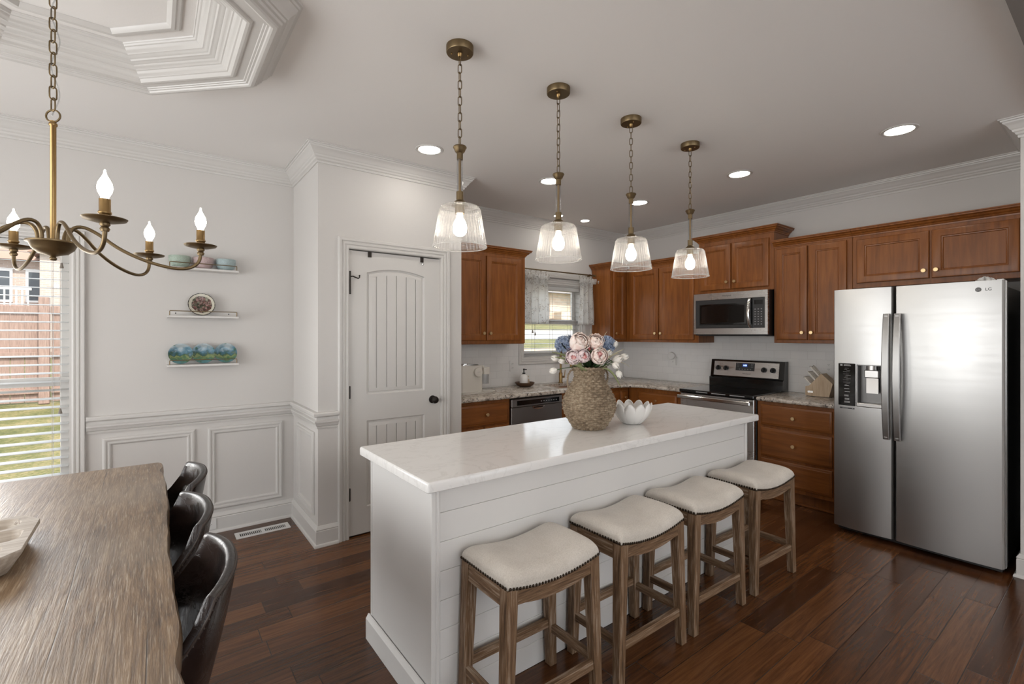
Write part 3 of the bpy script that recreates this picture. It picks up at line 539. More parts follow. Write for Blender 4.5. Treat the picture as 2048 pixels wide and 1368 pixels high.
# ================================================================== BLINDS AND CURTAINS
def blind(name, x0, x1, ztop, zbot, label, tilt, tass, ladders):
    t = thing(name, label, 'blind', ((x0 + x1) / 2, 4.13, zbot))
    obj('headrail', MB().box(x0, x1, 4.104, 4.158, ztop - .05, ztop - .002, .004), 'blind', t)
    s = MB(); z = ztop - .075; dz = .0535
    while z > zbot + .03:
        c, si = .024 * math.cos(tilt), .024 * math.sin(tilt)
        s.add([(x, 4.133 + sy * c, z + sy * si + th) for th in (-.0013, .0013) for x in (x0, x1) for sy in (-1, 1)], [[0, 1, 3, 2], [4, 6, 7, 5], [0, 2, 6, 4], [1, 5, 7, 3], [0, 4, 5, 1], [2, 3, 7, 6]]); z -= dz
    obj('slats', s, 'blind', t, 0); obj('bottom_rail', MB().box(x0, x1, 4.110, 4.156, zbot, zbot + .02, .004), 'blind', t)
    l = MB()
    for x in ladders: l.box(x - .0012, x + .0012, 4.106, 4.108, zbot + .01, ztop - .04); l.box(x - .0012, x + .0012, 4.1575, 4.159, zbot + .01, ztop - .04)
    obj('ladder_cord', l, 'cord', t)
    for x, z in tass:
        o = obj('pull_cord', MB().tube([(x, 4.099, ztop - .05), (x, 4.099, z)], .0015, 6), 'cord', t)
        obj('tassel', MB().lathe([(0, .03), (.004, .03), (.010, 0), (.010, -.004), (0, -.004)], 10, (x, 4.099, z - .03)), 'tassel', o)
blind('window_blind', W1[0] + .016, W1[1] - .018, 2.03, .47, 'white two-inch slat blind in the dining window', R(9), [(-.455, 1.90), (-.462, .985)], [-.50, -.85, -1.25, -1.55])
blind('window_blind', W2[0] + .016, W2[1] - .018, 2.01, 1.235, 'white two-inch slat blind in the kitchen window', R(6), [(3.385, 1.50), (3.42, 1.475)], [3.42, 3.69, 3.97])
t = thing('curtain_rod', 'thin brass curtain rod across the kitchen window', 'curtain rod', (3.7, 4.02, 2.16))
obj('rod', MB().cyl((3.12, 4.02, 2.165), .0075, 1.165, 12, 'x'), 'brass2', t); obj('finial', MB().lathe([(0, 0), (.009, 0), (.013, .006), (.013, .014), (.008, .02), (.014, .03), (0, .036)], 14, (4.27, 4.02, 2.165), Matrix.Rotation(R(90), 4, 'Y')), 'brass2', t)
obj('bracket', MB().box(4.205, 4.223, 4.02, 4.095, 2.150, 2.160, .002).box(4.2, 4.228, 4.085, 4.0975, 2.13, 2.18, .002).lathe([(0, -.006), (.012, -.006), (.012, .006), (0, .006)], 12, (4.214, 4.02, 2.165), Matrix.Rotation(R(90), 4, 'Y')), 'brass2', t)
def curtain(x0, x1, zb, label, ph, folds):
    t = thing('curtain', label, 'curtain', ((x0 + x1) / 2, 4.02, zb), 'cafe curtains at the kitchen window')
    def fn(u, v):
        x = x0 + (x1 - x0) * u; amp = .010 + .012 * (1 - v); spread = 1 + .10 * (1 - v)
        xm = (x0 + x1) / 2; return (xm + (x - xm) * spread * (.92 + .08 * math.sin(3 * v + ph)), 4.0 + amp * math.sin(2 * math.pi * folds * u + ph + .5 * math.sin(4 * v)), zb + (2.085 - zb) * v)
    obj('panel', MB().grid(60, 16, fn), 'curtain', t, 180, solid=.0015)
    def fr(u, v):
        a = 2 * math.pi * folds * 2.6 * u; return (x0 + (x1 - x0) * u, 3.995 + .020 * math.sin(a) - .010 * v, 2.055 + .055 * v + .012 * math.sin(a * 1.7 + ph) * v)
    obj('ruffle', MB().grid(80, 5, fr), 'curtain', t, 180, solid=.0015)
    rg = random.Random(int(ph * 10)); bw = MB()
    for i in range(14):
        x = x0 - .01 + (x1 - x0 + .03) * rg.random(); y = 3.972 - .012 * rg.random(); z = 2.045 + .06 * rg.random(); dx, dz = rg.uniform(-.035, .035), rg.uniform(-.06, .01)
        sd = Vector((rg.uniform(-.3, .3), rg.uniform(-.6, .6), 1)).normalized() * .009
        bw.grid(3, 6, lambda u, v: Vector((x + dx * v, y - .012 * math.sin(math.pi * v), z + dz * v * v)) + sd * (2 * u - 1) * (1 - .4 * v))
    obj('tie_bows', bw, 'curtain', t, 180, solid=.001)
    n = 5
    for i in range(n):
        x = x0 + .02 + (x1 - x0 - .04) * i / (n - 1); a = [2 * math.pi * q / 16 for q in range(16)]
        obj('ring', MB().tube([(x, 4.02 + .014 * math.cos(q), 2.158 + .014 * math.sin(q)) for q in a], .0013, 6, True).tube([(x, 4.02, 2.144), (x, 4.012, 2.10)], .0012, 6), 'brass2', t)
curtain(3.20, 3.53, 1.565, 'white floral cafe curtain at the left side of the kitchen window', .4, 3.4)
curtain(4.02, 4.275, 1.565, 'white floral cafe curtain at the right side of the kitchen window beside the cabinet', 2.1, 3.0)
# ================================================================== CABINETS
DOORP = [(0, 0), (0, .013), (.003, .018), (.010, .020), (.052, .020), (.056, .015), (.062, .0135), (.066, .008)]
DRAWP = [(0, 0), (0, .011), (.004, .014), (.012, .0155), (.020, .020)]
CORN = [(0, 0), (.006, 0), (.008, .010), (.014, .014), (.018, .022), (.030, .030), (.036, .040), (.044, .043), (.050, .046), (.050, .056), (.056, .058), (.056, .066), (0, .066)]
def knob(parent, p, ax):
    T = Matrix.Rotation(R(-90), 4, 'Y') if ax == 'X' else Matrix.Rotation(R(90), 4, 'X')
    return obj('knob', MB().lathe([(0, 0), (.0065, 0), (.0055, .012), (.006, .016), (.0145, .017), (.0150, .019), (.0150, .025), (.0138, .0265), (0, .0265)], 18, p, T), 'gold', parent)
def door(parent, ax, plane, a0, a1, b0, b1, kp=None, name='door', prof=DOORP, m='cab'):
    mp = FX(plane) if ax == 'X' else FY(plane)
    dd = obj(name, MB().sweep(rect(a0, a1, b0, b1), prof, mp, cap=2), m, parent, 20)
    if kp: knob(dd, mp(kp[0], kp[1], .019), ax)
    return dd
UB, UT = 1.362, 2.252
def cornice(parent, path, z, m='cab'): return obj('cornice', MB().sweep(path, [(o, z + q) for o, q in CORN], XY, closed=False), m, parent, 25)
# upper cabinet by the pantry
t = thing('upper_cabinet', 'cherry wall cabinet between the pantry corner and the kitchen window', 'cabinet', (2.54, 3.95, UB), 'cherry upper cabinets')
obj('carcass', MB().box(2.041, 3.036, 3.80, 4.0895, UB, UT, .002).box(2.045, 3.03, 3.81, 4.08, UB - .006, UB), 'cab', t)
door(t, 'Y', 3.7995, 2.105, 2.542, 1.392, 2.205, (2.512, 1.462)); door(t, 'Y', 3.7995, 2.556, 2.975, 1.392, 2.205, (2.587, 1.462))
cornice(t, [(3.036, 4.0895), (3.036, 3.80), (2.041, 3.80)], 2.236)
# narrow corner cabinet on the window wall
t = thing('upper_cabinet', 'narrow cherry corner cabinet right of the kitchen window', 'cabinet', (4.62, 3.95, UB), 'cherry upper cabinets')
obj('carcass', MB().box(4.325, 4.920, 3.80, 4.0895, UB, UT, .002), 'cab', t)
door(t, 'Y', 3.7995, 4.372, 4.588, 1.392, 2.205, (4.400, 1.464)); cornice(t, [(4.615, 3.80), (4.325, 3.80), (4.325, 4.0895)], 2.236)
# pair left of the microwave
t = thing('upper_cabinet', 'two-door cherry wall cabinet left of the microwave', 'cabinet', (4.77, 3.3, UB), 'cherry upper cabinets')
obj('carcass', MB().box(4.62, 4.920, 2.834, 3.797, UB, UT, .002), 'cab', t)
door(t, 'X', 4.6195, 3.331, 3.728, 1.392, 2.205, (3.362, 1.464)); door(t, 'X', 4.6195, 2.884, 3.317, 1.392, 2.205, (3.286, 1.464)); cornice(t, [(4.62, 2.836), (4.62, 3.74)], 2.236)
# tall one above the microwave
t = thing('upper_cabinet', 'raised cherry cabinet with its own cornice above the microwave', 'cabinet', (4.77, 2.45, 1.872), 'cherry upper cabinets')
obj('carcass', MB().box(4.62, 4.920, 2.069, 2.832, 1.872, 2.42, .002), 'cab', t)
door(t, 'X', 4.6195, 2.479, 2.806, 1.905, 2.36, (2.512, 1.977)); door(t, 'X', 4.6195, 2.110, 2.465, 1.905, 2.36, (2.430, 1.977)); cornice(t, [(4.919, 2.069), (4.62, 2.069), (4.62, 2.832), (4.919, 2.832)], 2.405)
# pair right of the microwave
t = thing('upper_cabinet', 'two-door cherry wall cabinet between microwave and refrigerator', 'cabinet', (4.77, 1.75, UB), 'cherry upper cabinets')
obj('carcass', MB().box(4.62, 4.929, 1.446, 2.067, 1.372, 2.268, .002), 'cab', t)
door(t, 'X', 4.6195, 1.783, 2.042, 1.402, 2.236, (1.817, 1.467)); door(t, 'X', 4.6195, 1.484, 1.769, 1.402, 2.236, (1.743, 1.467)); cornice(t, [(4.62, 1.446), (4.62, 2.067)], 2.252)
t = thing('upper_cabinet', 'shallow two-door cherry cabinet above the refrigerator', 'cabinet', (4.77, .96, 1.828), 'cherry upper cabinets')
obj('carcass', MB().box(4.62, 4.929, .470, 1.444, 1.828, 2.268, .002), 'cab', t)
door(t, 'X', 4.6195, .956, 1.412, 1.868, 2.224, (.984, 1.926)); door(t, 'X', 4.6195, .492, .942, 1.868, 2.224, (.914, 1.926)); cornice(t, [(4.62, .470), (4.62, 1.444)], 2.252)
tag(obj('wood_offcut', MB().box(4.70, 4.78, 1.69, 1.93, 2.319, 2.333, .002), 'cabdark', at=(4.74, 1.81, 2.319)), 'dark wooden offcut lying on top of the right-hand wall cabinets', 'board')
# base units
def base(label, box, loc, toe=True, kick=None):
    t = thing('base_cabinet', label, 'cabinet', loc, 'cherry base cabinets'); x0, x1, y0, y1 = box
    obj('carcass', MB().box(x0, x1, y0, y1, .115, .8645, .002), 'cab', t); k = kick; obj('toe_kick', MB().box(*k, 0, .114), 'cab', t); return t
t = base('three-drawer cherry base cabinet between range and refrigerator', (4.3205, 4.92, 1.44, 2.076), (4.6, 1.76, 0), kick=(4.395, 4.92, 1.441, 2.075))
for b0, b1, kz in ((.656, .834, .742), (.382, .631, .507), (.150, .360, .243)): door(t, 'X', 4.32, 1.484, 2.044, b0, b1, (1.768, kz), 'drawer', DRAWP, 'cabh')
obj('shoe_strip', MB().box(4.378, 4.394, 1.441, 2.075, 0, .018, .004), 'cab', t)
t = base('cherry base cabinet left of the range with one drawer', (4.3205, 4.92, 2.842, 3.5195), (4.6, 3.1, 0), kick=(4.395, 4.92, 2.843, 3.5))
door(t, 'X', 4.32, 2.886, 3.383, .662, .822, (3.135, .740), 'drawer', DRAWP, 'cabh'); door(t, 'X', 4.32, 2.886, 3.128, .15, .64, (3.10, .58)); door(t, 'X', 4.32, 3.142, 3.383, .15, .64, (3.17, .58))
t = base('cherry corner sink cabinet right of the dishwasher', (3.284, 4.3185, 3.5205, 4.09), (3.8, 3.8, 0), kick=(3.285, 4.318, 3.595, 4.09))
door(t, 'Y', 3.52, 3.34, 4.135, .662, .822, None, 'false_front', DRAWP, 'cabx'); door(t, 'Y', 3.52, 4.165, 4.292, .662, .822, (4.229, .748), 'drawer', DRAWP, 'cabx')
door(t, 'Y', 3.52, 3.34, 3.73, .15, .64, (3.70, .58)); door(t, 'Y', 3.52, 3.745, 4.135, .15, .64, (3.775, .58)); door(t, 'Y', 3.52, 4.165, 4.292, .15, .64, (4.19, .58))
t = base('cherry base cabinet beside the pantry with one wide drawer', (2.0385, 2.630, 3.5205, 4.09), (2.33, 3.8, 0), kick=(2.04, 2.63, 3.595, 4.09))
door(t, 'Y', 3.52, 2.075, 2.606, .648, .832, (2.362, .741), 'drawer', DRAWP, 'cabx'); door(t, 'Y', 3.52, 2.075, 2.333, .15, .628, (2.30, .57)); door(t, 'Y', 3.52, 2.348, 2.606, .15, .628, (2.38, .57))
# worktops
EDGE = [(0, .865), (-.006, .868), (-.010, .876), (-.010, .889), (-.006, .897), (0, .900)]
lp = [(2.0385, 4.0915), (2.0385, 3.475), (4.05, 3.475)] + [(4.05 + .23 * math.sin(R(a)), 3.245 + .23 * math.cos(R(a))) for a in (15, 30, 45, 60, 75)] + [(4.28, 3.245), (4.28, 2.842), (4.921, 2.842), (4.921, 4.0915)]
sinkh = [(3.40, 3.60)] + [(3.95, 3.60), (3.98, 3.63), (3.98, 3.92), (3.95, 3.95), (3.40, 3.95), (3.37, 3.92), (3.37, 3.63)]
wt = MB().holed(lp, [sinkh], XY, .900).holed(lp, [sinkh], XY, .865); wt.sweep(lp, EDGE, XY); wt.sweep(sinkh, [(0, .865), (0, .900)], XY)
wt = tag(obj('countertop', wt, 'granite', at=(3.6, 3.8, .865)), 'speckled granite worktop turning the corner under the kitchen window', 'worktop', 'granite worktops')
lp2 = [(4.28, 1.44), (4.921, 1.44), (4.921, 2.054), (4.28, 2.054)]
tag(obj('countertop', MB().holed(lp2, [], XY, .900).holed(lp2, [], XY, .865).sweep(lp2, [(o if o > -.02 else o, z) for o, z in EDGE], XY), 'granite', at=(4.6, 1.75, .865)), 'short granite worktop between range and refrigerator', 'worktop', 'granite worktops')
sb = MB(); sb.sweep([(3.365, 3.595), (3.985, 3.595), (3.985, 3.955), (3.365, 3.955)], [(-.012, .862), (0, .862), (0, .70), (.02, .685)], XY, cap=True)
tag(obj('kitchen_sink', sb, 'chrome', at=(3.67, 3.77, .69)), 'steel sink bowl set under the granite below the kitchen window', 'sink')
t = thing('faucet', 'brushed gold kitchen faucet behind the sink', 'faucet', (3.712, 3.995, .9005))
obj('body', MB().lathe([(0, .0), (.027, 0), (.027, .006), (.021, .010), (.021, .11), (.017, .118), (0, .118)], 18, (3.712, 3.995, .9005)), 'brass', t)
sp = [(3.712, 3.995, 1.01), (3.712, 3.995, 1.22)] + [(3.712, 3.995 - .085 + .085 * math.cos(R(a)), 1.22 + .085 * math.sin(R(a))) for a in range(15, 181, 15)] + [(3.712, 3.825, 1.15)]
obj('spout', MB().tube(sp, .0125, 12).cyl((3.712, 3.825, 1.08), .016, .08, 14), 'brass', t); obj('lever', MB().cyl((3.733, 3.995, .965), .010, .035, 12, 'x').tube([(3.768, 3.995, .965), (3.775, 3.995, 1.0), (3.782, 3.995, 1.045)], .005, 8), 'brass', t)

# ================================================================== APPLIANCES
# refrigerator
t = thing('refrigerator', 'large stainless side-by-side refrigerator with ice and water dispenser', 'refrigerator', (4.45, .94, 0))
obj('cabinet_body', MB().box(4.105, 4.88, .500, 1.378, .035, 1.745, .006), 'blackp', t)
obj('base_grille', MB().box(4.09, 4.15, .51, 1.37, .012, .05, .003), 'blackp', t)
ft = MB()
for x in (4.16, 4.8):
    for y in (.53, 1.35): ft.cyl((x, y, .001), .02, .036, 12)
obj('feet', ft, 'blackp', t)
YS = 1.021
def fdoor(y0, y1, holes):
    b = MB(); n = 14; oc = []
    # softly bowed front with rounded vertical edges
    def fx(y): u = (y - y0) / (y1 - y0); return 4.030 - .014 * (1 - (2 * u - 1) ** 2)
    pts = [(4.100, y0), (4.055, y0), (4.042, y0 + .003)] + [(fx(y0 + .010 + (y1 - y0 - .02) * i / n), y0 + .010 + (y1 - y0 - .02) * i / n) for i in range(n + 1)] + [(4.042, y1 - .003), (4.055, y1), (4.100, y1)]
    return b, pts, fx
b, pts, fx = fdoor(.494, YS - .004, None)
dr = obj('door', b.prism(pts, .050, 1.775, XY), 'fridge', t, 30)
obj('door_edge_trim', MB().box(4.056, 4.104, .4885, .4935, .052, 1.773, .002), 'handle', dr); obj('hinge_cover', MB().box(4.075, 4.14, .502, .535, 1.7755, 1.786, .004), 'handle', dr)
text('brand_lettering', 'LG', .024, (4.0205, .560, 1.722), (R(90), 0, R(-90)), 'logo', dr, .0012)
em = MB().lathe([(0, 0), (.014, 0), (.014, .0022), (0, .0022)], 22, (4.0212, .604, 1.722), Matrix.Rotation(R(-90), 4, 'Y')); obj('round_emblem', em, 'logo', dr)
text('emblem_letters', 'L G', .010, (4.0186, .604, 1.722), (R(90), 0, R(-90)), 'print_', dr, .0004)
# left door with dispenser recess: ring around the opening
b, pts, fx = fdoor(YS + .004, 1.384, None)
DZ0, DZ1, DY0, DY1 = .935, 1.235, 1.078, 1.232
lf = MB(); lf.prism(pts, .050, DZ0, XY); lf.prism(pts, DZ1, 1.775, XY)
ptsR = [p for p in pts if p[1] <= DY0 - .0005 and p[0] < 4.099]; lf.prism([(4.100, YS + .004)] + ptsR + [(fx(DY0), DY0), (4.100, DY0)], DZ0, DZ1, XY)
ptsL = [p for p in pts if p[1] >= DY1 + .0005 and p[0] < 4.099]; lf.prism([(4.100, DY1), (fx(DY1), DY1)] + ptsL + [(4.100, 1.384)], DZ0, DZ1, XY)
dl = obj('door', lf, 'fridge', t, 30)
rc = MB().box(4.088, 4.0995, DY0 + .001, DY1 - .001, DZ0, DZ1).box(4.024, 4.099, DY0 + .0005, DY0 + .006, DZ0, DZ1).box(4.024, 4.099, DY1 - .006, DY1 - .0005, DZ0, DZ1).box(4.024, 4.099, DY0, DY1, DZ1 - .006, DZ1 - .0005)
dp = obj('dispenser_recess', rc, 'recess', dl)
obj('drip_tray', MB().box(4.006, 4.099, DY0 + .002, DY1 - .001, DZ0 + .001, DZ0 + .028, .005), 'handle', dl)
obj('dispenser_nozzle', MB().cyl((4.055, 1.148, DZ1 - .035), .036, .029, 20).box(4.030, 4.087, 1.105, 1.192, DZ1 - .093, DZ1 - .036, .006), 'handle', dl)
obj('ice_paddle', MB().add([(4.045, 1.112, 1.140), (4.045, 1.182, 1.140), (4.030, 1.178, 1.035), (4.030, 1.108, 1.035), (4.055, 1.112, 1.140), (4.055, 1.182, 1.140), (4.042, 1.178, 1.035), (4.042, 1.108, 1.035)], [[0, 1, 2, 3], [7, 6, 5, 4], [0, 4, 5, 1], [1, 5, 6, 2], [2, 6, 7, 3], [3, 7, 4, 0]]).box(4.05, 4.087, 1.125, 1.165, 1.05, 1.145, .004), 'handle', dl)
cp = obj('control_panel', MB().box(4.0135, 4.03, 1.2385, 1.345, .935, 1.240, .003), 'black', dl)
mk = MB()
for i, z in enumerate((1.082, 1.058, 1.036, 1.012, .988, .966)):
    for q in range(2 if i > 2 else 1): mk.box(4.0128, 4.0135, 1.292 - .012 - .004 * (i % 3), 1.292 + .012 + .003 * (i % 2), z - .0025 - q * .007, z + .0012 - q * .007)
mk.box(4.0128, 4.0135, 1.318, 1.332, 1.222, 1.234); mk.box(4.0128, 4.0135, 1.27, 1.31, 1.229, 1.233).box(4.0128, 4.0135, 1.265, 1.31, 1.222, 1.226)
for i in range(16): z = 1.205 - i * .0085; mk.box(4.0128, 4.0135, 1.278 + .012 * math.sin(i * 1.9), 1.303 + .012 * math.sin(i * 2.7), z, z + .0012)
obj('panel_print', mk, 'print_', cp); obj('filter_badge', MB().box(4.0125, 4.022, 1.245, 1.335, .912, .922, .001), 'dkgrey', dl)
obj('badge_print', MB().box(4.0118, 4.0126, 1.285, 1.318, .9155, .9185).box(4.0118, 4.0126, 1.252, 1.258, .915, .919), 'print_', dl)
for y, pa in ((YS + .030, dl), (YS - .030, dr)):
    hb = MB(); n = 16
    def hx(v): return 4.012 - .066 + .032 * abs(2 * v - 1) ** 2.2
    V, F_ = [], []
    for i in range(n + 1):
        v = i / n; z = .735 + .855 * v; x = hx(v); wd = .0175 + .0035 * (1 - abs(2 * v - 1)); V += [(x + .016, y - wd, z), (x + .003, y - wd, z), (x, y - wd + .004, z), (x, y + wd - .004, z), (x + .003, y + wd, z), (x + .016, y + wd, z)]
    for i in range(n):
        for q in range(6): F_.append([i * 6 + q, i * 6 + (q + 1) % 6, (i + 1) * 6 + (q + 1) % 6, (i + 1) * 6 + q])
    hb.add(V, F_ + [list(range(6)), [n * 6 + q for q in range(6)][::-1]])
    for z in (.748, 1.553): hb.box(3.975, 4.0195, y - .009, y + .009, z, z + .024)
    obj('handle', hb, 'pull', pa, 20)
# rag and coral item lying on the refrigerator
def rag(u, v):
    a = 2 * math.pi * u; r = .085 * v; q = random.random
    return (4.20 + r * math.cos(a) * 1.0, .60 + r * math.sin(a) * .95, 1.7465 + .042 * (1 - v ** 2) * (1 + .45 * math.sin(5 * a + 3 * v)) + .010 * abs(math.sin(9 * a + 14 * v)))
tag(obj('cleaning_rag', MB().grid(40, 12, rag, True), 'cloth', at=(4.20, .60, 1.7465)), 'crumpled white rag lying on top of the refrigerator', 'cloth')
tag(obj('coral_brush', MB().ball((4.40, .545, 1.768), .022, 12, .9).box(4.39, 4.47, .53, .56, 1.7465, 1.765, .006), 'coral', at=(4.42, .545, 1.7465)), 'small coral plastic brush behind the rag on the refrigerator', 'brush')

# range
t = thing('range', 'freestanding black and stainless electric range', 'stove', (4.58, 2.453, 0))
RY0, RY1 = 2.081, 2.829
obj('body', MB().box(4.31, 4.915, RY0, RY1, .03, .885, .003), 'blackp', t); obj('storage_drawer', MB().box(4.285, 4.309, RY0 + .004, RY1 - .004, .06, .235, .006), 'steel', t)
od = obj('oven_door', MB().box(4.270, 4.309, RY0 + .004, RY1 - .004, .245, .868, .006), 'steel', t); obj('window', MB().box(4.2685, 4.272, RY0 + .12, RY1 - .12, .36, .68, .002), 'ovglass', od)
obj('handle', MB().box(4.205, 4.222, RY0 + .012, RY1 - .006, .815, .850, .006).box(4.222, 4.269, RY0 + .05, RY0 + .08, .822, .842).box(4.222, 4.269, RY1 - .08, RY1 - .05, .822, .842), 'chrome', od)
ck = obj('cooktop', MB().box(4.255, 4.80, RY0, RY1, .874, .9045, .006), 'black', t)
vt = MB()
for y0, y1 in ((2.16, 2.30), (2.34, 2.48), (2.52, 2.64)): vt.box(4.2535, 4.255, y0, y1, .884, .892)
obj('vent_strip', vt, 'grey', ck)
bg = obj('backguard', MB().prism([(4.800, .9045), (4.912, .9045), (4.912, 1.186), (4.850, 1.186), (4.822, 1.01), (4.800, 1.00)], RY0 - .012, RY1 - .010, lambda a, b, d: (a, d, b)), 'black', t, 0)
slope = lambda z, o: 4.822 + (z - 1.01) * (.028 / .176) - o
pn = lambda a, b, d: (slope(b, d), a, b)
obj('control_panel', MB().prism(rect(2.118, 2.782, 1.020, 1.168), .0005, .004, pn), 'steel', bg, 0)
ds = obj('display_panel', MB().prism(rect(2.352, 2.545, 1.080, 1.158), .0042, .006, pn), 'dkgrey', bg, 0); obj('display', MB().prism(rect(2.425, 2.475, 1.118, 1.150), .0062, .0068, pn), 'display', ds, 0)
text('clock_digits', '1:03', .022, pn(2.450, 1.134, .0075), (R(81), 0, R(-90)), 'digits', ds, .0003)
pb = MB()
for i in range(5): pb.prism(rect(2.385 + i * .028, 2.397 + i * .028, 1.092, 1.097), .0062, .0066, pn)
for y in (2.37, 2.385, 2.515, 2.53):
    for z in (1.118, 1.132, 1.146): pb.prism(rect(y - .004, y + .004, z, z + .003), .0062, .0066, pn)
obj('button_print', pb, 'print_', ds, 0)
text('brand_lettering', 'Whirlpool', .020, pn(2.430, 1.050, .0046), (R(81), 0, R(-90)), 'logo', bg, .0004)
for y in (2.733, 2.648, 2.258, 2.172):
    T = Matrix.Rotation(R(-99), 4, 'Y'); z = 1.098
    kb = obj('control_knob', MB().lathe([(0, 0), (.027, 0), (.027, .004), (.021, .007), (.0195, .026), (.017, .029), (0, .029)], 22, pn(y, z, .004), T), 'blackp', bg)
    obj('knob_grip', MB().box(slope(z, .042), slope(z, .030), y - .0045, y + .0045, z - .018, z + .018, .002), 'dkgrey', kb)
# microwave
t = thing('microwave', 'stainless over-the-range microwave under the raised cabinet', 'microwave', (4.72, 2.46, 1.442))
MY0, MY1 = 2.080, 2.828
obj('body', MB().box(4.548, 4.918, MY0, MY1, 1.440, 1.868, .003), 'blackp', t)
fr_ = obj('front_frame', MB().holed(rect(MY0, MY1, 1.452, 1.866), [rect(2.105, 2.808, 1.512, 1.800)], FX(4.520), 0, -.027), 'steel', t, 20)
obj('door_glass', MB().box(4.5225, 4.5465, 2.237, 2.8075, 1.513, 1.799, .002), 'dkgrey', t); obj('window', MB().sweep(rect(2.275, 2.765, 1.545, 1.755), [(0, 0), (.008, .002), (.03, .002)], FX(4.5222), cap=True), 'black', t)
obj('handle', MB().tube([(4.518, 2.236, 1.522), (4.497, 2.238, 1.555), (4.484, 2.240, 1.61), (4.480, 2.241, 1.655), (4.484, 2.242, 1.70), (4.497, 2.243, 1.755), (4.518, 2.244, 1.79)], .0155, 12), 'chrome', t)
mc = obj('control_panel', MB().box(4.5225, 4.5465, 2.106, 2.222, 1.513, 1.799, .002), 'dkgrey', t); pr_ = MB()
for r_ in range(7):
    for c_ in range(3): pr_.box(4.5218, 4.5226, 2.132 + c_ * .029, 2.143 + c_ * .029, 1.545 + r_ * .0235, 1.551 + r_ * .0235)
obj('button_print', pr_, 'print_', mc); obj('display', MB().box(4.5215, 4.5226, 2.125, 2.205, 1.735, 1.775), 'black', mc)
text('brand_lettering', 'Whirlpool', .022, (4.5195, 2.475, 1.834), (R(90), 0, R(-90)), 'logo', t, .0005)
obj('underside_vent', MB().box(4.56, 4.88, 2.11, 2.80, 1.4345, 1.4395), 'dkgrey', t)
# dishwasher
t = thing('dishwasher', 'stainless dishwasher under the granite worktop left of the sink', 'dishwasher', (2.957, 3.8, 0))
obj('body', MB().box(2.634, 3.280, 3.545, 4.08, .01, .862), 'blackp', t)
dd = obj('door', MB().box(2.640, 3.274, 3.502, 3.544, .11, .772, .005), 'dwsteel', t)
cpn = obj('control_panel', MB().box(2.640, 3.274, 3.498, 3.544, .774, .850, .005), 'dwsteel', t); obj('control_strip', MB().box(2.70, 3.23, 3.4965, 3.499, .788, .832, .002), 'black', cpn)
bp = MB()
for i in range(7): bp.box(2.99 + i * .032, 3.004 + i * .032, 3.4958, 3.4966, .806, .812)
obj('button_print', bp, 'print_', cpn)
obj('handle', MB().prism([(2.88, .768)] + [(2.955 - .075 * math.cos(R(a)), .768 - .034 * math.sin(R(a))) for a in range(0, 181, 15)], .0005, .012, FY(3.502)), 'chrome', dd, 20); obj('handle_pocket', MB().box(2.895, 3.015, 3.4895, 3.4905, .752, .764), 'black', dd); obj('kick_plate', MB().box(2.636, 3.278, 3.585, 3.60, .0, .10), 'blackp', t)
# ================================================================== ISLAND
IX0, IX1, IY0, IY1 = .832, 3.185, 1.592, 2.215
t = thing('kitchen_island', 'white shiplap kitchen island base with a plain end panel', 'kitchen island', (2.0, 1.9, 0))
obj('carcass', MB().box(IX0 + .02, IX1 - .02, IY0 + .02, IY1 - .02, .001, .874), 'islandwhite', t)
ep = MB().box(IX0, IX0 + .019, IY0 + .006, IY1, .001, .874, .002).box(IX0 - .004, IX0 + .015, IY0 + .001, IY0 + .020, .001, .874, .002).box(IX0 - .003, IX0 + .015, IY1 - .014, IY1 + .001, .001, .874, .002)
obj('end_panel', ep, 'islandwhite', t); obj('end_panel', MB().box(IX1 - .019, IX1, IY0 + .006, IY1, .001, .874, .002), 'islandwhite', t)
shp = MB(); zs = [.001, .103, .2145, .326, .4375, .549, .6605, .772, .874]
for a, b in zip(zs[:-1], zs[1:]): shp.sweep(rect(IX0 + .034, IX1 - .034, a + .0006, b - .0006), [(0, 0), (0, .0075), (.0012, .0085)], FY(IY0 + .0195), cap=True)
obj('shiplap', shp, 'islandwhite', t, 0)
for a, b in ((IX0 + .0155, IX0 + .034), (IX1 - .034, IX1 - .0195)): obj('corner_stile', MB().box(a, b, IY0 + .001, IY0 + .0195, .001, .874, .003).box(a + .006, a + .013, IY0 - .002, IY0 + .01, .001, .874, .002), 'islandwhite', t)
obj('back_panel', MB().box(IX0 + .02, IX1 - .02, IY1 - .0195, IY1, .001, .874), 'islandwhite', t)
obj('baseboard', MB().sweep([(IX0 - .0045, IY1 + .015), (IX0 - .0045, IY0 + .02)], [(0, .001), (-.016, .001), (-.016, .098), (-.010, .106), (-.005, .116), (0, .117)], XY, closed=False).box(IX0 - .0045, IX0 + .1, IY1 + .0012, IY1 + .015, .001, .112, .002), 'islandwhite', t)
TX0, TX1, TY0, TY1 = .785, 3.229, 1.540, 2.246
def rrect(x0, x1, y0, y1, r, n=5):
    o = []
    for cx, cy, a in ((x0 + r, y0 + r, 180), (x1 - r, y0 + r, 270), (x1 - r, y1 - r, 0), (x0 + r, y1 - r, 90)): o += arc(cx, cy, r, a, a + 90, n)
    return o
lp = rrect(TX0, TX1, TY0, TY1, .012)
tag(obj('island_countertop', MB().sweep(lp, [(.004, .8755), (.0005, .879), (0, .884), (0, .907), (.002, .912), (.006, .915)], XY, cap=2), 'quartz', at=(2.0, 1.9, .8755)), 'long white quartz worktop on the shiplap island', 'worktop')

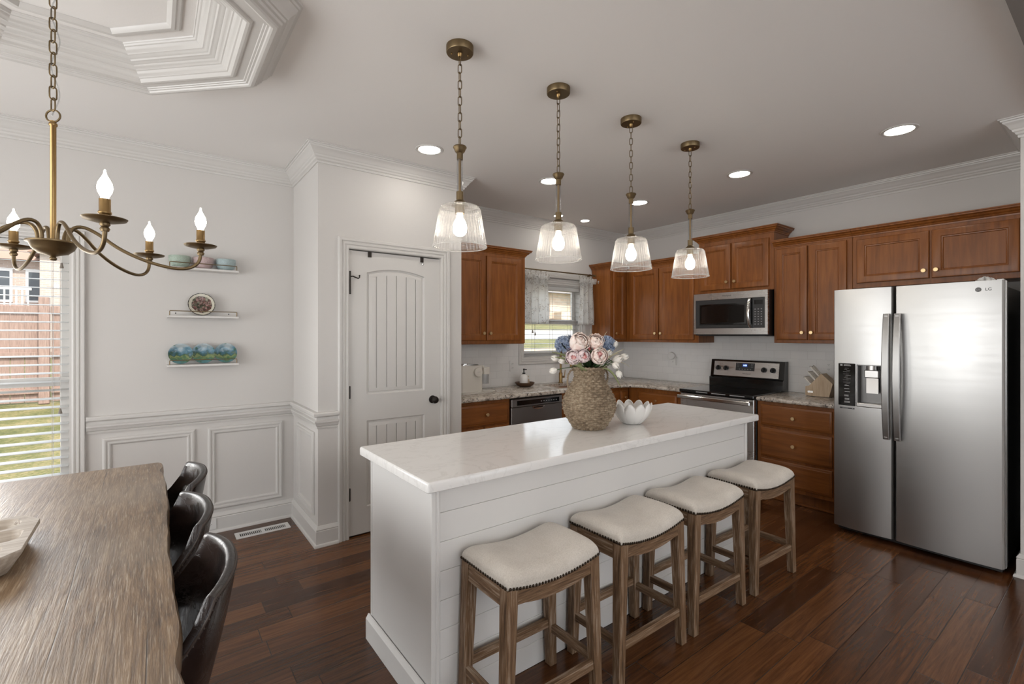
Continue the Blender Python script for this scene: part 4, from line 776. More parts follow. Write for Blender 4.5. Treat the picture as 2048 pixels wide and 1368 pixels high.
# ================================================================== BAR STOOLS
def make_stool(loc, label):
    t = thing('bar_stool', label, 'bar stool', (0, 0, 0), 'linen saddle stools along the island')
    zc = lambda x: .558 + .028 * min(1, abs(x) / .225) ** 2
    hx, hy = .2275, .152
    def cush(u, v):
        s, q = 2 * u - 1, 2 * v - 1
        s = math.copysign(1 - (1 - abs(s)) ** 1.5, s); q = math.copysign(1 - (1 - abs(q)) ** 1.5, q)
        h = .060 * (max(0, (1 - abs(s) ** 7)) * max(0, (1 - abs(q) ** 6))) ** .42
        k_ = 1 + .03 * math.sin(math.pi * min(1, h / .060)) 
        rr = (1 - .018 * (s * s) * (q * q)); return (s * hx * k_ * rr, q * hy * k_ * rr, zc(s * hx) + h + .005 * (1 - q * q) * (h / .06) + .012 * abs(s) ** 2 * (h / .060))
    c = MB().grid(41, 31, cush); c.add([(x, y, zc(x)) for x in (-hx, -hx / 2, 0, hx / 2, hx) for y in (-hy, hy)], [[2 * i, 2 * i + 1, 2 * i + 3, 2 * i + 2] for i in range(4)])
    obj('seat_cushion', c, 'linen', t, 60)
    nb = MB(); nx, ny = 31, 20
    for i in range(nx):
        x = -.215 + .43 * i / (nx - 1)
        for sy in (-1, 1): nb.lathe([(.0058, 0), (.0048, .0028), (.0025, .0042), (0, .0046)], 8, (x, sy * (hy + .0005), zc(x) + .004), Matrix.Rotation(R(90 * -sy), 4, 'X'))
    for i in range(ny):
        y = -.143 + .286 * i / (ny - 1)
        for sx in (-1, 1): nb.lathe([(.0058, 0), (.0048, .0028), (.0025, .0042), (0, .0046)], 8, (sx * (hx + .0005), y, zc(hx) + .004), Matrix.Rotation(R(90 * sx), 4, 'Y'))
    obj('nailhead_trim', nb, 'nail', t, 60)
    for sx in (-1, 1):
        for sy in (-1, 1):
            sec = lambda cx, cy, a, z: [(cx - a, cy - a, z), (cx + a, cy - a, z), (cx + a, cy + a, z), (cx - a, cy + a, z)]
            top, bot = sec(sx * .2005, sy * .126, .024, zc(.2) - .002), sec(sx * .2235, sy * .134, .0185, .001)
            b = bmesh.new(); vv = [b.verts.new(p) for p in bot + top]
            for f in ((3, 2, 1, 0), (4, 5, 6, 7), (0, 1, 5, 4), (1, 2, 6, 5), (2, 3, 7, 6), (3, 0, 4, 7)): b.faces.new([vv[i] for i in f])
            bmesh.ops.bevel(b, geom=b.edges[:], offset=.002, segments=1, affect='EDGES')
            obj('leg', MB().merge(b), 'oak', t, 30)
    for sy in (-1, 1):
        n = 12; xs = [-.178 + .356 * i / n for i in range(n + 1)]
        poly = [(x, .503 + .024 * (abs(x) / .178) ** 2.2 - (.006 if abs(x) > .177 else 0)) for x in xs] + [(x, zc(x) - .0015) for x in xs[::-1]]
        obj('apron', MB().prism(poly, sy * .1215, sy * .1475, lambda a, b, d: (a, d, b)), 'oakx', t, 30)
    for sx in (-1, 1):
        poly = [(-.104, .514), (.104, .514), (.104, zc(.21) - .0015), (-.104, zc(.21) - .0015)]
        obj('apron', MB().prism(poly, sx * .197, sx * .222, lambda a, b, d: (d, a, b)), 'oaky', t, 30)
    X = lambda z: .2235 - .023 * z / .58; Y = lambda z: .134 - .008 * z / .58
    for z, kind in ((.155, 'f'), (.192, 'b')): y = (-1 if kind == 'f' else 1) * Y(z); obj('stretcher', MB().obox((-X(z) + .017, y, z), (X(z) - .017, y, z), .024, .036, .002), 'oakx', t, 30)
    for sx in (-1, 1): z = .168; obj('stretcher', MB().obox((sx * X(z), -Y(z) + .017, z), (sx * X(z), Y(z) - .017, z), .024, .034, .002), 'oaky', t, 30)
    t.location = loc
    return t
SY = 1.437
st = make_stool((1.178, SY, 0), 'linen saddle stool nearest the camera at the island')
dup(st, (1.757, SY + .002, 0), R(.6), 'linen saddle stool, second from the near end of the island'); dup(st, (2.306, SY + .002, 0), R(-.6), 'linen saddle stool, third from the near end of the island'); dup(st, (2.900, SY - .004, 0), R(-1.5), 'linen saddle stool at the far end of the island, nearest the range')

# ================================================================== DINING TABLE, TRAY, CHAIRS
t = thing('dining_table', 'long weathered reclaimed-wood dining table with a wavy natural edge', 'table', (-.48, 1.95, 0))
rng = random.Random(3); ed = []
ys = [.72 + i * (3.178 - .72) / 70 for i in range(71)]
def wav(y): return .052 + .0045 * math.sin(y * 5.3 + 1) + .0016 * math.sin(y * 19 + .4) + .0008 * math.sin(y * 47) - .014 * math.exp(-((y - 2.98) / .035) ** 2) - .010 * math.exp(-((y - 1.22) / .05) ** 2) - .016 * max(0, (y - 3.13) / .048) ** 2
top = [(wav(y), y) for y in ys] + [(-1.02 + .008 * math.sin(y * 8), y) for y in ys[::-1]]
low = MB().sweep(top, [(.010, .700), (.002, .706), (.001, .735), (.003, .757), (.008, .765)], XY, cap=2)
obj('tabletop', low, 'table', t, 40)
for x in (-.87, -.14):
    for y in (.88, 2.95): obj('leg', MB().box(x - .05, x + .05, y - .05, y + .05, .001, .699, .006), 'table', t)
obj('apron', MB().box(-.84, -.17, .90, .93, .60, .699).box(-.84, -.17, 2.89, 2.92, .60, .699).box(-.86, -.83, .93, 2.89, .60, .699).box(-.18, -.15, .93, 2.89, .60, .699), 'table', t)
# whitewashed dough tray with three long hollows
t = thing('dough_tray', 'whitewashed wooden tray with three long hollows on the dining table', 'tray', (-.62, 2.09, .7655))
TXa, TXb, Ta, Tb = -.93, -.300, 1.885, 2.300
oct_ = lambda i: [(TXa + .05 + i, Ta + i), (TXb - .045 - i * .7, Ta + i), (TXb - i, Ta + .055 + i * .4), (TXb - i, Tb - .075 - i * .4), (TXb - .05 - i * .7, Tb - i), (TXa + .05 + i, Tb - i), (TXa + i, Tb - .05 - i), (TXa + i, Ta + .05 + i)]
wells = []
for j in range(3):
    y0 = Ta + .022 + j * .1255; y1 = y0 + .116
    wells.append(rrect(TXa + .03, TXb - .022 - (.022 if j != 1 else .0), y0, y1, .050 if j != 1 else .034, 6))
body = MB().holed(oct_(.001), wells, XY, .832); body.sweep(oct_(0), [(.001, .832), (0, .830), (0, .818), (.030, .768), (.034, .7655)], XY); body.add([(x, y, .7655) for x, y in oct_(.034)], [list(range(8))])
for wl in wells: body.sweep(wl, [(0, .832), (.003, .829), (.010, .800), (.024, .784), (.042, .779)], XY, cap=True)
obj('tray_body', body, 'dough', t, 40)
# upholstered bucket chairs tucked under the table
def make_chair(loc, label, rz):
    t = thing('dining_chair', label, 'chair', (0, 0, 0), 'dark leather chairs along the table')
    def back(u, v, off=0):
        s = 2 * u - 1; a = abs(s); sg = 1 if s >= 0 else -1; k_ = min(1, a / .68); q = max(0, (a - .68) / .32)
        y = sg * (.222 * k_ + .014 * math.sin(q * math.pi / 2)); xx = .150 - .055 * k_ ** 2.2 - .215 * q ** 1.1; zt = .812 - .012 * k_ ** 2 - .26 * q ** .72
        nx, ny = (1, sg * .35 * k_) if q <= 0 else (1 - q, sg * (.35 + .65 * q)); nl = math.hypot(nx, ny); w_ = .78 + .22 * v
        return ((xx - .075 * (1 - v) ** 1.2 * (1 - q)) + off * nx / nl, y * w_ + off * ny / nl, .455 + (zt - .455) * v)
    g_ = MB(); nu, nv = 37, 16
    def shell(u, v):                                   # inner face, rolled rim, outer face in one loop of v
        if v < .42: q = back(u, v / .42, 0); return q
        if v < .58:
            a = (v - .42) / .16 * math.pi; p0, p1 = Vector(back(u, 1, 0)), Vector(back(u, 1, .028)); c = (p0 + p1) / 2; return c + (p0 - c) * math.cos(a) + Vector((0, 0, .014)) * math.sin(a)
        return back(u, max(0, 1 - (v - .58) / .42), .028)
    V = [[Vector(shell(i / (nu - 1), j / 39)) for j in range(40)] for i in range(nu)]
    g_.add([p for r_ in V for p in r_], [[i * 40 + j, (i + 1) * 40 + j, (i + 1) * 40 + j + 1, i * 40 + j + 1] for i in range(nu - 1) for j in range(39)] + [[i * 40, i * 40 + 39, (i + 1) * 40 + 39, (i + 1) * 40] for i in range(nu - 1)] + [[j for j in range(40)], [(nu - 1) * 40 + j for j in range(40)][::-1]])
    bk = obj('backrest', g_, 'leather', t, 60)
    pts = [Vector(back(i / 60, 1, .026)) + Vector((0, 0, .006)) for i in range(61)]
    sm = MB().tube(pts, .0032, 6)
    for i in range(60):
        for q in (0, .5): 
            p = pts[i].lerp(pts[i + 1], q); n_ = Vector((p.x + .02, p.y, 0)).normalized(); sm.obox(p - n_ * .008 + Vector((0, 0, .004)), p + n_ * .004 + Vector((0, 0, -.006)), .0025, .0025)
    obj('rim_stitching', sm, 'stitch', bk, 60)
    def seat(u, v):
        a = 2 * math.pi * u; r = 1 - (1 - v) ** 2.2; e = 3.2; cx, sy_ = math.cos(a), math.sin(a); k_ = (abs(cx) ** e + abs(sy_) ** e) ** (-1 / e)
        return (-.115 + .205 * k_ * cx * v, .205 * k_ * sy_ * v * (1 + .05 * -cx), .487 - .010 * (1 - v) - .045 * v ** 9)
    s_ = MB().grid(48, 14, seat, True); s_.add([(-.115 + .205 * math.cos(2 * math.pi * i / 48) * (abs(math.cos(2 * math.pi * i / 48)) ** 3.2 + abs(math.sin(2 * math.pi * i / 48)) ** 3.2) ** (-1 / 3.2), .205 * math.sin(2 * math.pi * i / 48) * (abs(math.cos(2 * math.pi * i / 48)) ** 3.2 + abs(math.sin(2 * math.pi * i / 48)) ** 3.2) ** (-1 / 3.2) * (1 - .05 * math.cos(2 * math.pi * i / 48)), .442) for i in range(48)], [list(range(48))])
    obj('seat', s_, 'leather', t, 60)
    for sx in (-1, 1):
        for sy in (-1, 1): obj('leg', MB().tube([(-.115 + sx * .14, sy * .14, .44), (-.115 + sx * .19, sy * .19, .001)], .011, 10), 'blackp', t)
    t.location = loc; t.rotation_euler = (0, 0, rz); return t
c0 = make_chair((.016, 1.590, 0), 'dark leather chair nearest the camera at the dining table', R(-4))
dup(c0, (.000, 2.115, 0), R(3), 'dark leather chair in the middle of the table side'); dup(c0, (.026, 2.655, 0), R(-2), 'dark leather chair farthest along the table, nearest the panelled wall')

# ================================================================== CHANDELIER
CH = Vector((-.277, 2.297, 0)); zb = 1.772
t = thing('chandelier', 'antique brass six-arm candle chandelier over the dining table', 'chandelier', (CH.x, CH.y, ZC))
P_ = lambda x, y, z: (CH.x + x, CH.y + y, z)
obj('canopy', MB().lathe([(0, 2.7395), (.062, 2.7395), (.062, 2.728), (.05, 2.715), (.012, 2.708), (0, 2.708)], 24, (CH.x, CH.y, 0)), 'brass2', t)
def links(p0, p1, ln, wd, r):
    """interlocked oval chain links between two points on one vertical"""
    m_ = MB(); pitch = ln - 2.6 * r; n = max(1, round((p0[2] - p1[2]) / pitch)); pitch = (p0[2] - p1[2]) / n; ln = pitch + 2.6 * r
    for i in range(n):
        zc_ = p0[2] - (i + .5) * pitch; pts = []
        for q in range(20):
            a = 2 * math.pi * q / 20; ca, sa = math.cos(a), math.sin(a); hz = (ln / 2 - wd / 2); u = wd / 2 * ca; zz = wd / 2 * sa + math.copysign(hz, sa) if abs(sa) > 1e-6 else 0
            ang = R(35) + (i % 2) * R(90); pts.append((p0[0] + u * math.cos(ang), p0[1] + u * math.sin(ang), zc_ + zz))
        m_.tube(pts, r, 6, True)
    return m_
obj('chain', links(P_(0, 0, 2.712), P_(0, 0, 2.232), .046, .021, .0024), 'brass2', t, 60)
obj('loop', MB().tube([P_(.024 * math.cos(a) * math.cos(R(-35)), .024 * math.cos(a) * math.sin(R(-35)), 2.212 + .021 * math.sin(a)) for a in [2 * math.pi * q / 20 for q in range(20)]], .003, 8, True), 'brass2', t, 60)
obj('wire', MB().tube([P_(.010 * math.sin(i * .21) + .006, .008 * math.cos(i * .17), 2.71 - i * .0062) for i in range(81)], .0022, 6), 'clear', t, 60)
obj('rod', MB().lathe([(0, 1.77), (.0085, 1.77), (.0085, 2.176), (.012, 2.178), (.012, 2.185), (.0085, 2.189), (.010, 2.194), (0, 2.197)], 16, (CH.x, CH.y, 0)), 'brass', t, 60)
obj('bowl', MB().lathe([(0, 1.706), (.008, 1.707), (.011, 1.713), (.007, 1.720), (.016, 1.724), (.04, 1.731), (.056, 1.746), (.064, 1.764), (.072, 1.767), (.072, 1.772), (.064, 1.774), (.03, 1.775), (0, 1.776)], 32, (CH.x, CH.y, 0)), 'brass2', t, 60)
for i in range(6):
    a = R(-8 + 60 * i); ca, sa = math.cos(a), math.sin(a); Q = lambda r, z: P_(r * ca, r * sa, z)
    ctrl = [(.040, 1.772), (.042, 1.800), (.056, 1.826), (.085, 1.830), (.125, 1.808), (.175, 1.768), (.235, 1.735), (.300, 1.712), (.360, 1.702), (.402, 1.710), (.426, 1.732), (.433, 1.762)]
    pts = []
    for k_ in range(len(ctrl) - 1):
        p0, p1, p2, p3 = ctrl[max(k_ - 1, 0)], ctrl[k_], ctrl[k_ + 1], ctrl[min(k_ + 2, len(ctrl) - 1)]
        for u in (0, .33, .66): pts.append(tuple(.5 * ((2 * p1[j]) + (p2[j] - p0[j]) * u + (2 * p0[j] - 5 * p1[j] + 4 * p2[j] - p3[j]) * u * u + (3 * p1[j] - p0[j] - 3 * p2[j] + p3[j]) * u ** 3) for j in (0, 1)))
    pts.append(ctrl[-1]); arm = obj('arm', MB().tube([Q(r, z) for r, z in pts], .0062, 10), 'brass2', t, 60)
    cc = Q(.433, 0)
    obj('drip_pan', MB().lathe([(0, 1.760), (.010, 1.760), (.013, 1.768), (.009, 1.774), (.014, 1.780), (.012, 1.786), (.030, 1.788), (.052, 1.794), (.056, 1.800), (.054, 1.801), (.03, 1.793), (0, 1.792)], 28, cc), 'brass2', arm, 60)
    obj('candle_sleeve', MB().lathe([(0, 1.790), (.0145, 1.790), (.0145, 1.812), (.0170, 1.814), (.0170, 1.819), (.0145, 1.821), (.0145, 1.858), (0, 1.858)], 18, cc), 'brass', arm, 60)
    obj('bulb', MB().lathe([(0, 1.858), (.010, 1.858), (.010, 1.864), (.017, 1.878), (.020, 1.892), (.017, 1.908), (.010, 1.922), (.004, 1.934), (.0025, 1.946), (0, 1.948)], 16, cc), 'bulb', arm, 60, )

# ================================================================== PENDANTS AND DOWNLIGHTS
def make_pendant():
    t = thing('pendant_lamp', '', 'pendant lamp', (0, 0, ZC), 'ribbed glass pendants over the island')
    cn = obj('canopy', MB().lathe([(0, 2.7395), (.061, 2.7395), (.061, 2.712), (.0585, 2.708), (0, 2.707)], 32), 'brass2', t, 40)
    obj('screw', MB().ball((.035, -.012, 2.705), .004, 8).ball((-.032, .018, 2.705), .004, 8).lathe([(.012, 2.707), (.010, 2.698), (.004, 2.69), (0, 2.69)], 12), 'brass', cn)
    obj('chain', links((0, 0, 2.694), (0, 0, 2.297), .043, .017, .0021), 'brass2', t, 60)
    obj('cap', MB().lathe([(0, 2.300), (.006, 2.300), (.006, 2.292), (.029, 2.291), (.031, 2.286), (.026, 2.278), (.022, 2.268), (.014, 2.260), (.014, 2.232), (0, 2.232)], 24), 'brass2', t, 40)
    obj('stem', MB().lathe([(0, 2.085), (.0062, 2.085), (.0062, 2.235), (0, 2.235)], 14), 'brass', t, 60)
    obj('stem_sleeve', MB().lathe([(.0135, 2.086), (.0135, 2.233)], 20), 'clear', t, 60)
    obj('socket', MB().lathe([(0, 2.088), (.016, 2.088), (.016, 2.050), (.026, 2.043), (.036, 2.030), (.037, 2.024), (.022, 2.0225), (.022, 1.990), (0, 1.990)], 24), 'brass2', t, 40)
    def rib(u, v):
        a = 2 * math.pi * u; w = .5 + .5 * math.cos(40 * a); rr = .121 - .030 * v
        if v > .95: k_ = (v - .95) / .05; rr = (.121 - .030 * .95) - .009 * k_ ** 2.5
        r = rr - .0050 * (1 - w) ** 1.3 * (1 if v < .95 else 1 - (v - .95) / .05); return (r * math.cos(a), r * math.sin(a), 1.840 + .179 * v)
    g_ = MB().grid(320, 14, rib, True); g_.lathe([(.0835, 2.019), (.074, 2.0225), (.024, 2.023)], 40)
    sh = obj('shade', g_, 'shade', t, 50, solid=.0022)
    obj('shade_rim', MB().tube([(.1208 * math.cos(2 * math.pi * q / 64), .1208 * math.sin(2 * math.pi * q / 64), 1.8405) for q in range(64)], .0018, 6, True), 'rimglass', sh, 60)
    obj('bulb', MB().lathe([(0, 1.9895), (.013, 1.9895), (.015, 1.970), (.026, 1.953), (.032, 1.928), (.029, 1.905), (.016, 1.891), (0, 1.888)], 20), 'bulbp', t, 60)
    return t
p0 = make_pendant()
labs = ['ribbed glass pendant nearest the camera, first of the row over the island', 'ribbed glass pendant, second of the row over the island', 'ribbed glass pendant, third of the row over the island', 'ribbed glass pendant farthest from the camera, above the far end of the island']
p0.location = (1.101, 1.846, ZC); p0['label'] = labs[0]
for x, y, lb in zip((1.700, 2.287, 2.905), (1.847, 1.846, 1.846), labs[1:]): dup(p0, (x, y, ZC), R(40 * x), lb)
def downlight(loc, label, s=1.0):
    t = thing('recessed_light', label, 'ceiling light', loc, 'recessed lights in the kitchen ceiling'); x, y = loc[:2]
    obj('trim_ring', MB().lathe([(.074 * s, ZC - .0035), (.080 * s, ZC - .007), (.095 * s, ZC - .005), (.098 * s, ZC - .0005), (.074 * s, ZC - .0005)], 40, (x, y, 0)), 'trim', t, 40)
    obj('lens', MB().lathe([(0, ZC - .004), (.0735 * s, ZC - .0035), (.0735 * s, ZC - .001), (0, ZC - .001)], 36, (x, y, 0)), 'lens', t, 40)
for loc, lb, s in [((1.543, 2.999), 'recessed light in front of the pantry door', 1), ((2.668, 3.002), 'recessed light behind the second pendant', 1), ((3.795, 2.966), 'recessed light behind the third pendant', 1), ((3.512, 3.815), 'small recessed light above the sink, the left one of two', .62), ((3.905, 3.801), 'small recessed light above the sink, the right one of two', .62), ((3.767, 1.953), 'recessed light in front of the range and raised cabinet', 1), ((3.764, .925), 'recessed light in front of the refrigerator', 1)]: downlight((*loc, ZC), lb, s)
# ================================================================== WALL SHELVES WITH BOWLS AND PLATES
def make_shelf(z, label, first=None):
    t = thing('wall_shelf', label, 'shelf', (.293, 4.05, z), 'white picture-ledge shelves')
    obj('ledge', MB().box(.080, .506, 3.980, 4.0995, z, z + .015, .002).box(.080, .506, 4.088, 4.0995, z + .0152, z + .052, .001), 'trim', t)
    y = 3.985; zz = z + .044
    obj('rail', MB().tube([(.094, y, z + .014), (.094, y, zz), (.096, y, zz + .002), (.490, y, zz + .002), (.492, y, zz), (.492, y, z + .014)], .0028, 8), 'brass2', t, 60)
    sc_ = MB()
    for x in (.130, .452): sc_.cyl((x, 4.0855, z + .034), .0042, .003, 10, 'y')
    obj('screw', sc_, 'slot', t)
    return t
make_shelf(1.900, 'white picture ledge holding three small bowls, topmost of three'); make_shelf(1.565, 'white picture ledge holding one floral plate, middle of three'); make_shelf(1.226, 'white picture ledge holding three landscape plates, lowest of three')
for x, m_, nm in ((.153, 'green', 'sage green'), (.292, 'pink', 'blush pink'), (.430, 'blue', 'pale blue')):
    g_ = MB().lathe([(0, 0), (.040, 0), (.044, .004), (.056, .022), (.063, .046), (.0655, .079), (.064, .081), (.062, .079), (.059, .05), (.05, .016), (0, .010)], 40, (x, 4.0545, 1.9155), mod=lambda i, a: 1 + (.006 * math.cos(24 * a + (i % 2) * math.pi) if 2 < i < 6 else 0))
    tag(obj('bowl', g_, m_, at=(x, 4.0545, 1.9155), smooth=60), 'small %s textured bowl on the top wall shelf' % nm, 'bowl', 'pastel bowls on the top shelf')
def plate(x, z, r, m_, label, tilt=R(14), yb=4.045):
    c, s = math.cos(tilt), math.sin(tilt)
    T = Matrix.Rotation(R(90) - tilt, 4, 'X')
    g_ = MB().lathe([(0, -.006), (r * .55, -.006), (r * .66, -.001), (r * .98, .006), (r, .009), (r * .99, .011), (r * .68, .004), (r * .58, .0), (0, .0)], 48, (0, 0, 0), Matrix.Rotation(R(90), 4, 'X'))
    o = obj('decorative_plate', g_, m_, smooth=50); o.rotation_euler = (-tilt, 0, 0); o.location = (x, yb, z + r * c + .002); return tag(o, label, 'plate', 'decorative plates on the wall shelves')
plate(.281, 1.580, .083, 'floral', 'round floral plate with dark rim alone on the middle shelf', yb=4.052)
plate(.158, 1.241, .0725, 'land1', 'meadow and trees plate at the left of the lowest shelf', yb=4.050); plate(.293, 1.241, .0725, 'land2', 'plate with a pale pond ring in the middle of the lowest shelf', yb=4.052); plate(.429, 1.241, .0725, 'land3', 'plate with lake and blossom branch at the right of the lowest shelf', yb=4.050)

# ================================================================== OUTLETS AND FLOOR REGISTER
def outlet(loc, ax, label, turned=False, extra=None):
    t = thing('wall_outlet', label, 'outlet', loc, 'white electrical outlets'); x, y, z = loc
    mp = (lambda a, b, d: (x + a, y - d, z + b)) if ax == 'Y' else (lambda a, b, d: (x - d, y - a, z + b))
    w_, h_ = (.058, .036) if turned else (.036, .058)
    obj('cover_plate', MB().prism(rect(-w_, w_, -h_, h_), .0008, .005, mp), 'plastic', t, 0)
    for s in (-1, 1):
        cx, cy = (s * .021, 0) if turned else (0, s * .021)
        pts = [(cx + .0165 * math.cos(R(a)), cy + max(-.0125, min(.0125, .0165 * math.sin(R(a))))) if not turned else (cx + max(-.0125, min(.0125, .0165 * math.cos(R(a)))), cy + .0165 * math.sin(R(a))) for a in range(0, 360, 15)]
        rc = obj('receptacle', MB().prism(pts, .005, .0068, mp), 'plastic', t, 0); sl = MB()
        for dx, dy, hw, hh in ((-.006, .003, .0012, .004), (.006, .003, .0012, .0032), (0, -.007, .002, .002)):
            if turned: dx, dy, hw, hh = dy * -1, dx, hh, hw
            sl.prism(rect(cx + dx - hw, cx + dx + hw, cy + dy - hh, cy + dy + hh), .0066, .0070, mp)
        obj('slots', sl, 'slot', rc, 0)
    return t
outlet((.315, YB - .0165, .068), 'Y', 'white outlet turned sideways in the baseboard behind the chairs', True)
outlet((3.096, 4.0915, 1.113), 'Y', 'white outlet on the tiles below the left cabinet, beside the window'); outlet((4.9215, 1.722, 1.152), 'X', 'white outlet on the tiles above the knife block'); outlet((4.9215, 3.350, 1.150), 'X', 'white outlet behind the round plug-in near the corner')
t = thing('plug_in_diffuser', 'round white plug-in device on the corner outlet', 'plug-in', (4.9, 3.357, 1.18))
obj('disc', MB().lathe([(0, 0), (.030, 0), (.042, .006), (.044, .018), (.040, .028), (.020, .033), (0, .034)], 28, (4.9135, 3.357, 1.20), Matrix.Rotation(R(-90), 4, 'Y')), 'plastic', t, 50)
obj('cord', MB().tube([(4.905, 3.318, 1.20), (4.905, 3.300, 1.18), (4.908, 3.296, 1.12), (4.91, 3.298, 1.09)], .003, 8), 'plastic', t, 60)
t = thing('floor_register', 'pale metal floor register by the panelled wall', 'vent', (.652, 3.911, 0))
fr_ = MB().holed(rect(.474, .830, 3.851, 3.971), [rect(.502, .640, 3.880, 3.942), rect(.664, .802, 3.880, 3.942)], XY, .006, .0012)
obj('frame', fr_, 'plastic', t, 0); obj('dark_opening', MB().box(.500, .804, 3.878, 3.944, .0006, .0011), 'slot', t); lv = MB()
for x0 in (.502, .664):
    for i in range(11): lv.box(x0 + .009 + i * .012, x0 + .0125 + i * .012, 3.8805, 3.9415, .0014, .0055)
obj('louvres', lv, 'plastic', t, 0)

# ================================================================== VASE, FLOWERS, BOWL
VC = Vector((1.989, 1.904, .9155))
t = thing('wicker_vase', 'bulbous seagrass wicker vase with two handles on the island', 'vase', VC)
prof = [(.084, 0), (.090, .006), (.108, .035), (.130, .070), (.145, .110), (.148, .140), (.141, .175), (.124, .210), (.102, .245), (.086, .275), (.080, .298), (.083, .320), (.092, .337), (.096, .345)]
def pr_at(z):
    for (r0, z0), (r1, z1) in zip(prof[:-1], prof[1:]):
        if z <= z1: u = (z - z0) / (z1 - z0); u2 = u; return r0 + (r1 - r0) * u2
    return prof[-1][0]
rows, nst = 27, 32
def weave(u, v):
    z = .345 * v; a = 2 * math.pi * u; rz = z / .345 * rows; ri = math.floor(rz + 1e-6); fr_r = max(0, rz - ri)
    r = (pr_at(max(0, z - .006)) + pr_at(z) + pr_at(min(.345, z + .006))) / 3
    s = math.sin(nst / 2 * a + math.pi * (ri % 2)); q_ = max(0, math.sin(math.pi * fr_r)) ** .40; r += .0072 * math.copysign(abs(s) ** .7, s) * q_ + .0060 * (q_ - .75)
    return (VC.x + r * math.cos(a), VC.y + r * math.sin(a), VC.z + z + .001 * math.sin(a * 23))
obj('basket_body', MB().grid(192, rows * 8 + 1, weave, True).lathe([(0, .001), (.084, .001)], 40, VC).lathe([(.092, .344), (.086, .330), (.074, .298), (.0, .25)], 40, VC), 'weave', t, 180)
rm = [(VC.x + .097 * math.cos(a), VC.y + .097 * math.sin(a), VC.z + .345 + .002 * math.sin(a * 26)) for a in [2 * math.pi * q / 104 for q in range(104)]]
obj('rim', MB().tube(rm, .006, 8, True), 'weave', t, 60)
RV = Vector((.798, -.6026, 0)); FV = Vector((.6026, .798, 0))
for s, dirv in ((-1, (-RV * .93 - FV * .37)), (1, (RV * .96 + FV * .28))):
    hp = [(.088, .335), (.118, .332), (.136, .305), (.140, .268), (.135, .235), (.128, .212), (.114, .196)] if s < 0 else [(.090, .335), (.108, .330), (.118, .305), (.117, .275), (.108, .245)]
    pts = []
    for k_ in range(len(hp) - 1):
        for u in range(6): q = u / 6; pts.append((hp[k_][0] * (1 - q) + hp[k_ + 1][0] * q, hp[k_][1] * (1 - q) + hp[k_ + 1][1] * q))
    st3 = MB()
    for ph in (0, 2.1, 4.2): st3.tube([VC + dirv * (r + .0032 * math.cos(i * .9 + ph)) + Vector((0, 0, z + .0032 * math.sin(i * .9 + ph))) for i, (r, z) in enumerate(pts)], .0032, 6)
    obj('handle', st3, 'weave', t, 60)
# helpers for flowers: position in the bouquet as (right, up, towards the viewer) from the vase axis at the rim
def at(r, u, f): return VC + RV * r + Vector((0, 0, u)) - FV * f
def petal(mb, base, d, up, ln, wd, curl, n=6):
    d = d.normalized(); side = d.cross(up).normalized(); nrm = side.cross(d).normalized()
    def fn(u, v):
        s = 2 * u - 1; wv = wd * math.sin(math.pi * min(1, .12 + .80 * v)) ** .7; c_ = curl * v * v
        return base + d * (ln * v * math.cos(c_ * .6)) + nrm * (ln * (math.sin(c_) * .55) - wd * .35 * (s * s) * v * -1) + side * (s * wv)
    mb.grid(5, n, fn)
def peony(c, ax, R0, label, mo, mi, seed, opened=.6):
    rg = random.Random(seed); t = thing('peony', label, 'flower', c, 'silk flowers in the wicker vase'); ax = ax.normalized(); e1 = ax.orthogonal().normalized(); e2 = ax.cross(e1)
    def ring(mb, n, rf, th0, th1, wd, flare, off):
        for i in range(n):
            a0 = 2 * math.pi * (i + off + .15 * rg.random()) / n; p1, p2, p3 = rg.uniform(0, 6), rg.uniform(.85, 1.15), rg.uniform(-.15, .15)
            def fn(u, v):
                q = 2 * u - 1; wv = wd * (math.sin(math.pi * (.10 + .70 * v)) ** .6); lip = .10 * (1 - abs(q) ** 2.5) + .035 * math.sin(q * 7 + p1)
                th = th0 + (th1 + p3 - th0) * v * p2 - lip * v * v * 1.6; az = a0 + q * wv / max(.35, math.sin(max(.25, min(2.9, th))))
                r = R0 * rf * (1 + flare * max(0, v - .62) ** 1.4 * 3 - .05 * q * q + .03 * math.sin(q * 9 + p1) * v)
                return c + (ax * math.cos(th) + (e1 * math.cos(az) + e2 * math.sin(az)) * math.sin(th)) * r
            mb.grid(9, 9, fn)
    m1 = MB(); ring(m1, 6, 1.00, 2.7, 1.18, .62, .22, 0); ring(m1, 6, .92, 2.5, .88, .60, .16, .5); ring(m1, 5, .82, 2.3, .62, .58, .10, .2); obj('outer_petals', m1, mo, t, 180, solid=.001)
    m2 = MB(); ring(m2, 5, .70, 2.0, .38, .55, .06, .35); ring(m2, 4, .58, 1.8, .22, .5, .0, .6); ring(m2, 4, .44, 1.6, .12, .5, .0, .1); obj('inner_petals', m2, mi, t, 180, solid=.001)
    tip = Vector((VC.x + (c.x - VC.x) * .35, VC.y + (c.y - VC.y) * .35, VC.z + .30)); obj('stem', MB().tube([c - ax * R0 * .4, c - ax * R0 * .9, tip], .0028, 6), 'stem', t, 60); return t
UPV = Vector((0, 0, 1))
peony(at(-.066, .484, .060), -FV * .75 + UPV * .6 + RV * .30, .056, 'large blush peony at the upper left of the bouquet', 'peony', 'peony', 1, .6)
peony(at(.028, .488, .050), -FV * .75 + UPV * .65 + RV * .1, .046, 'pale round peony at the top centre of the bouquet', 'peony', 'peony', 2, .3)
peony(at(-.104, .408, .105), -FV * 1.0 + UPV * .15 - RV * .15, .041, 'mauve peony with red heart at the lower left of the bouquet', 'peony2', 'peonyc', 3, .8)
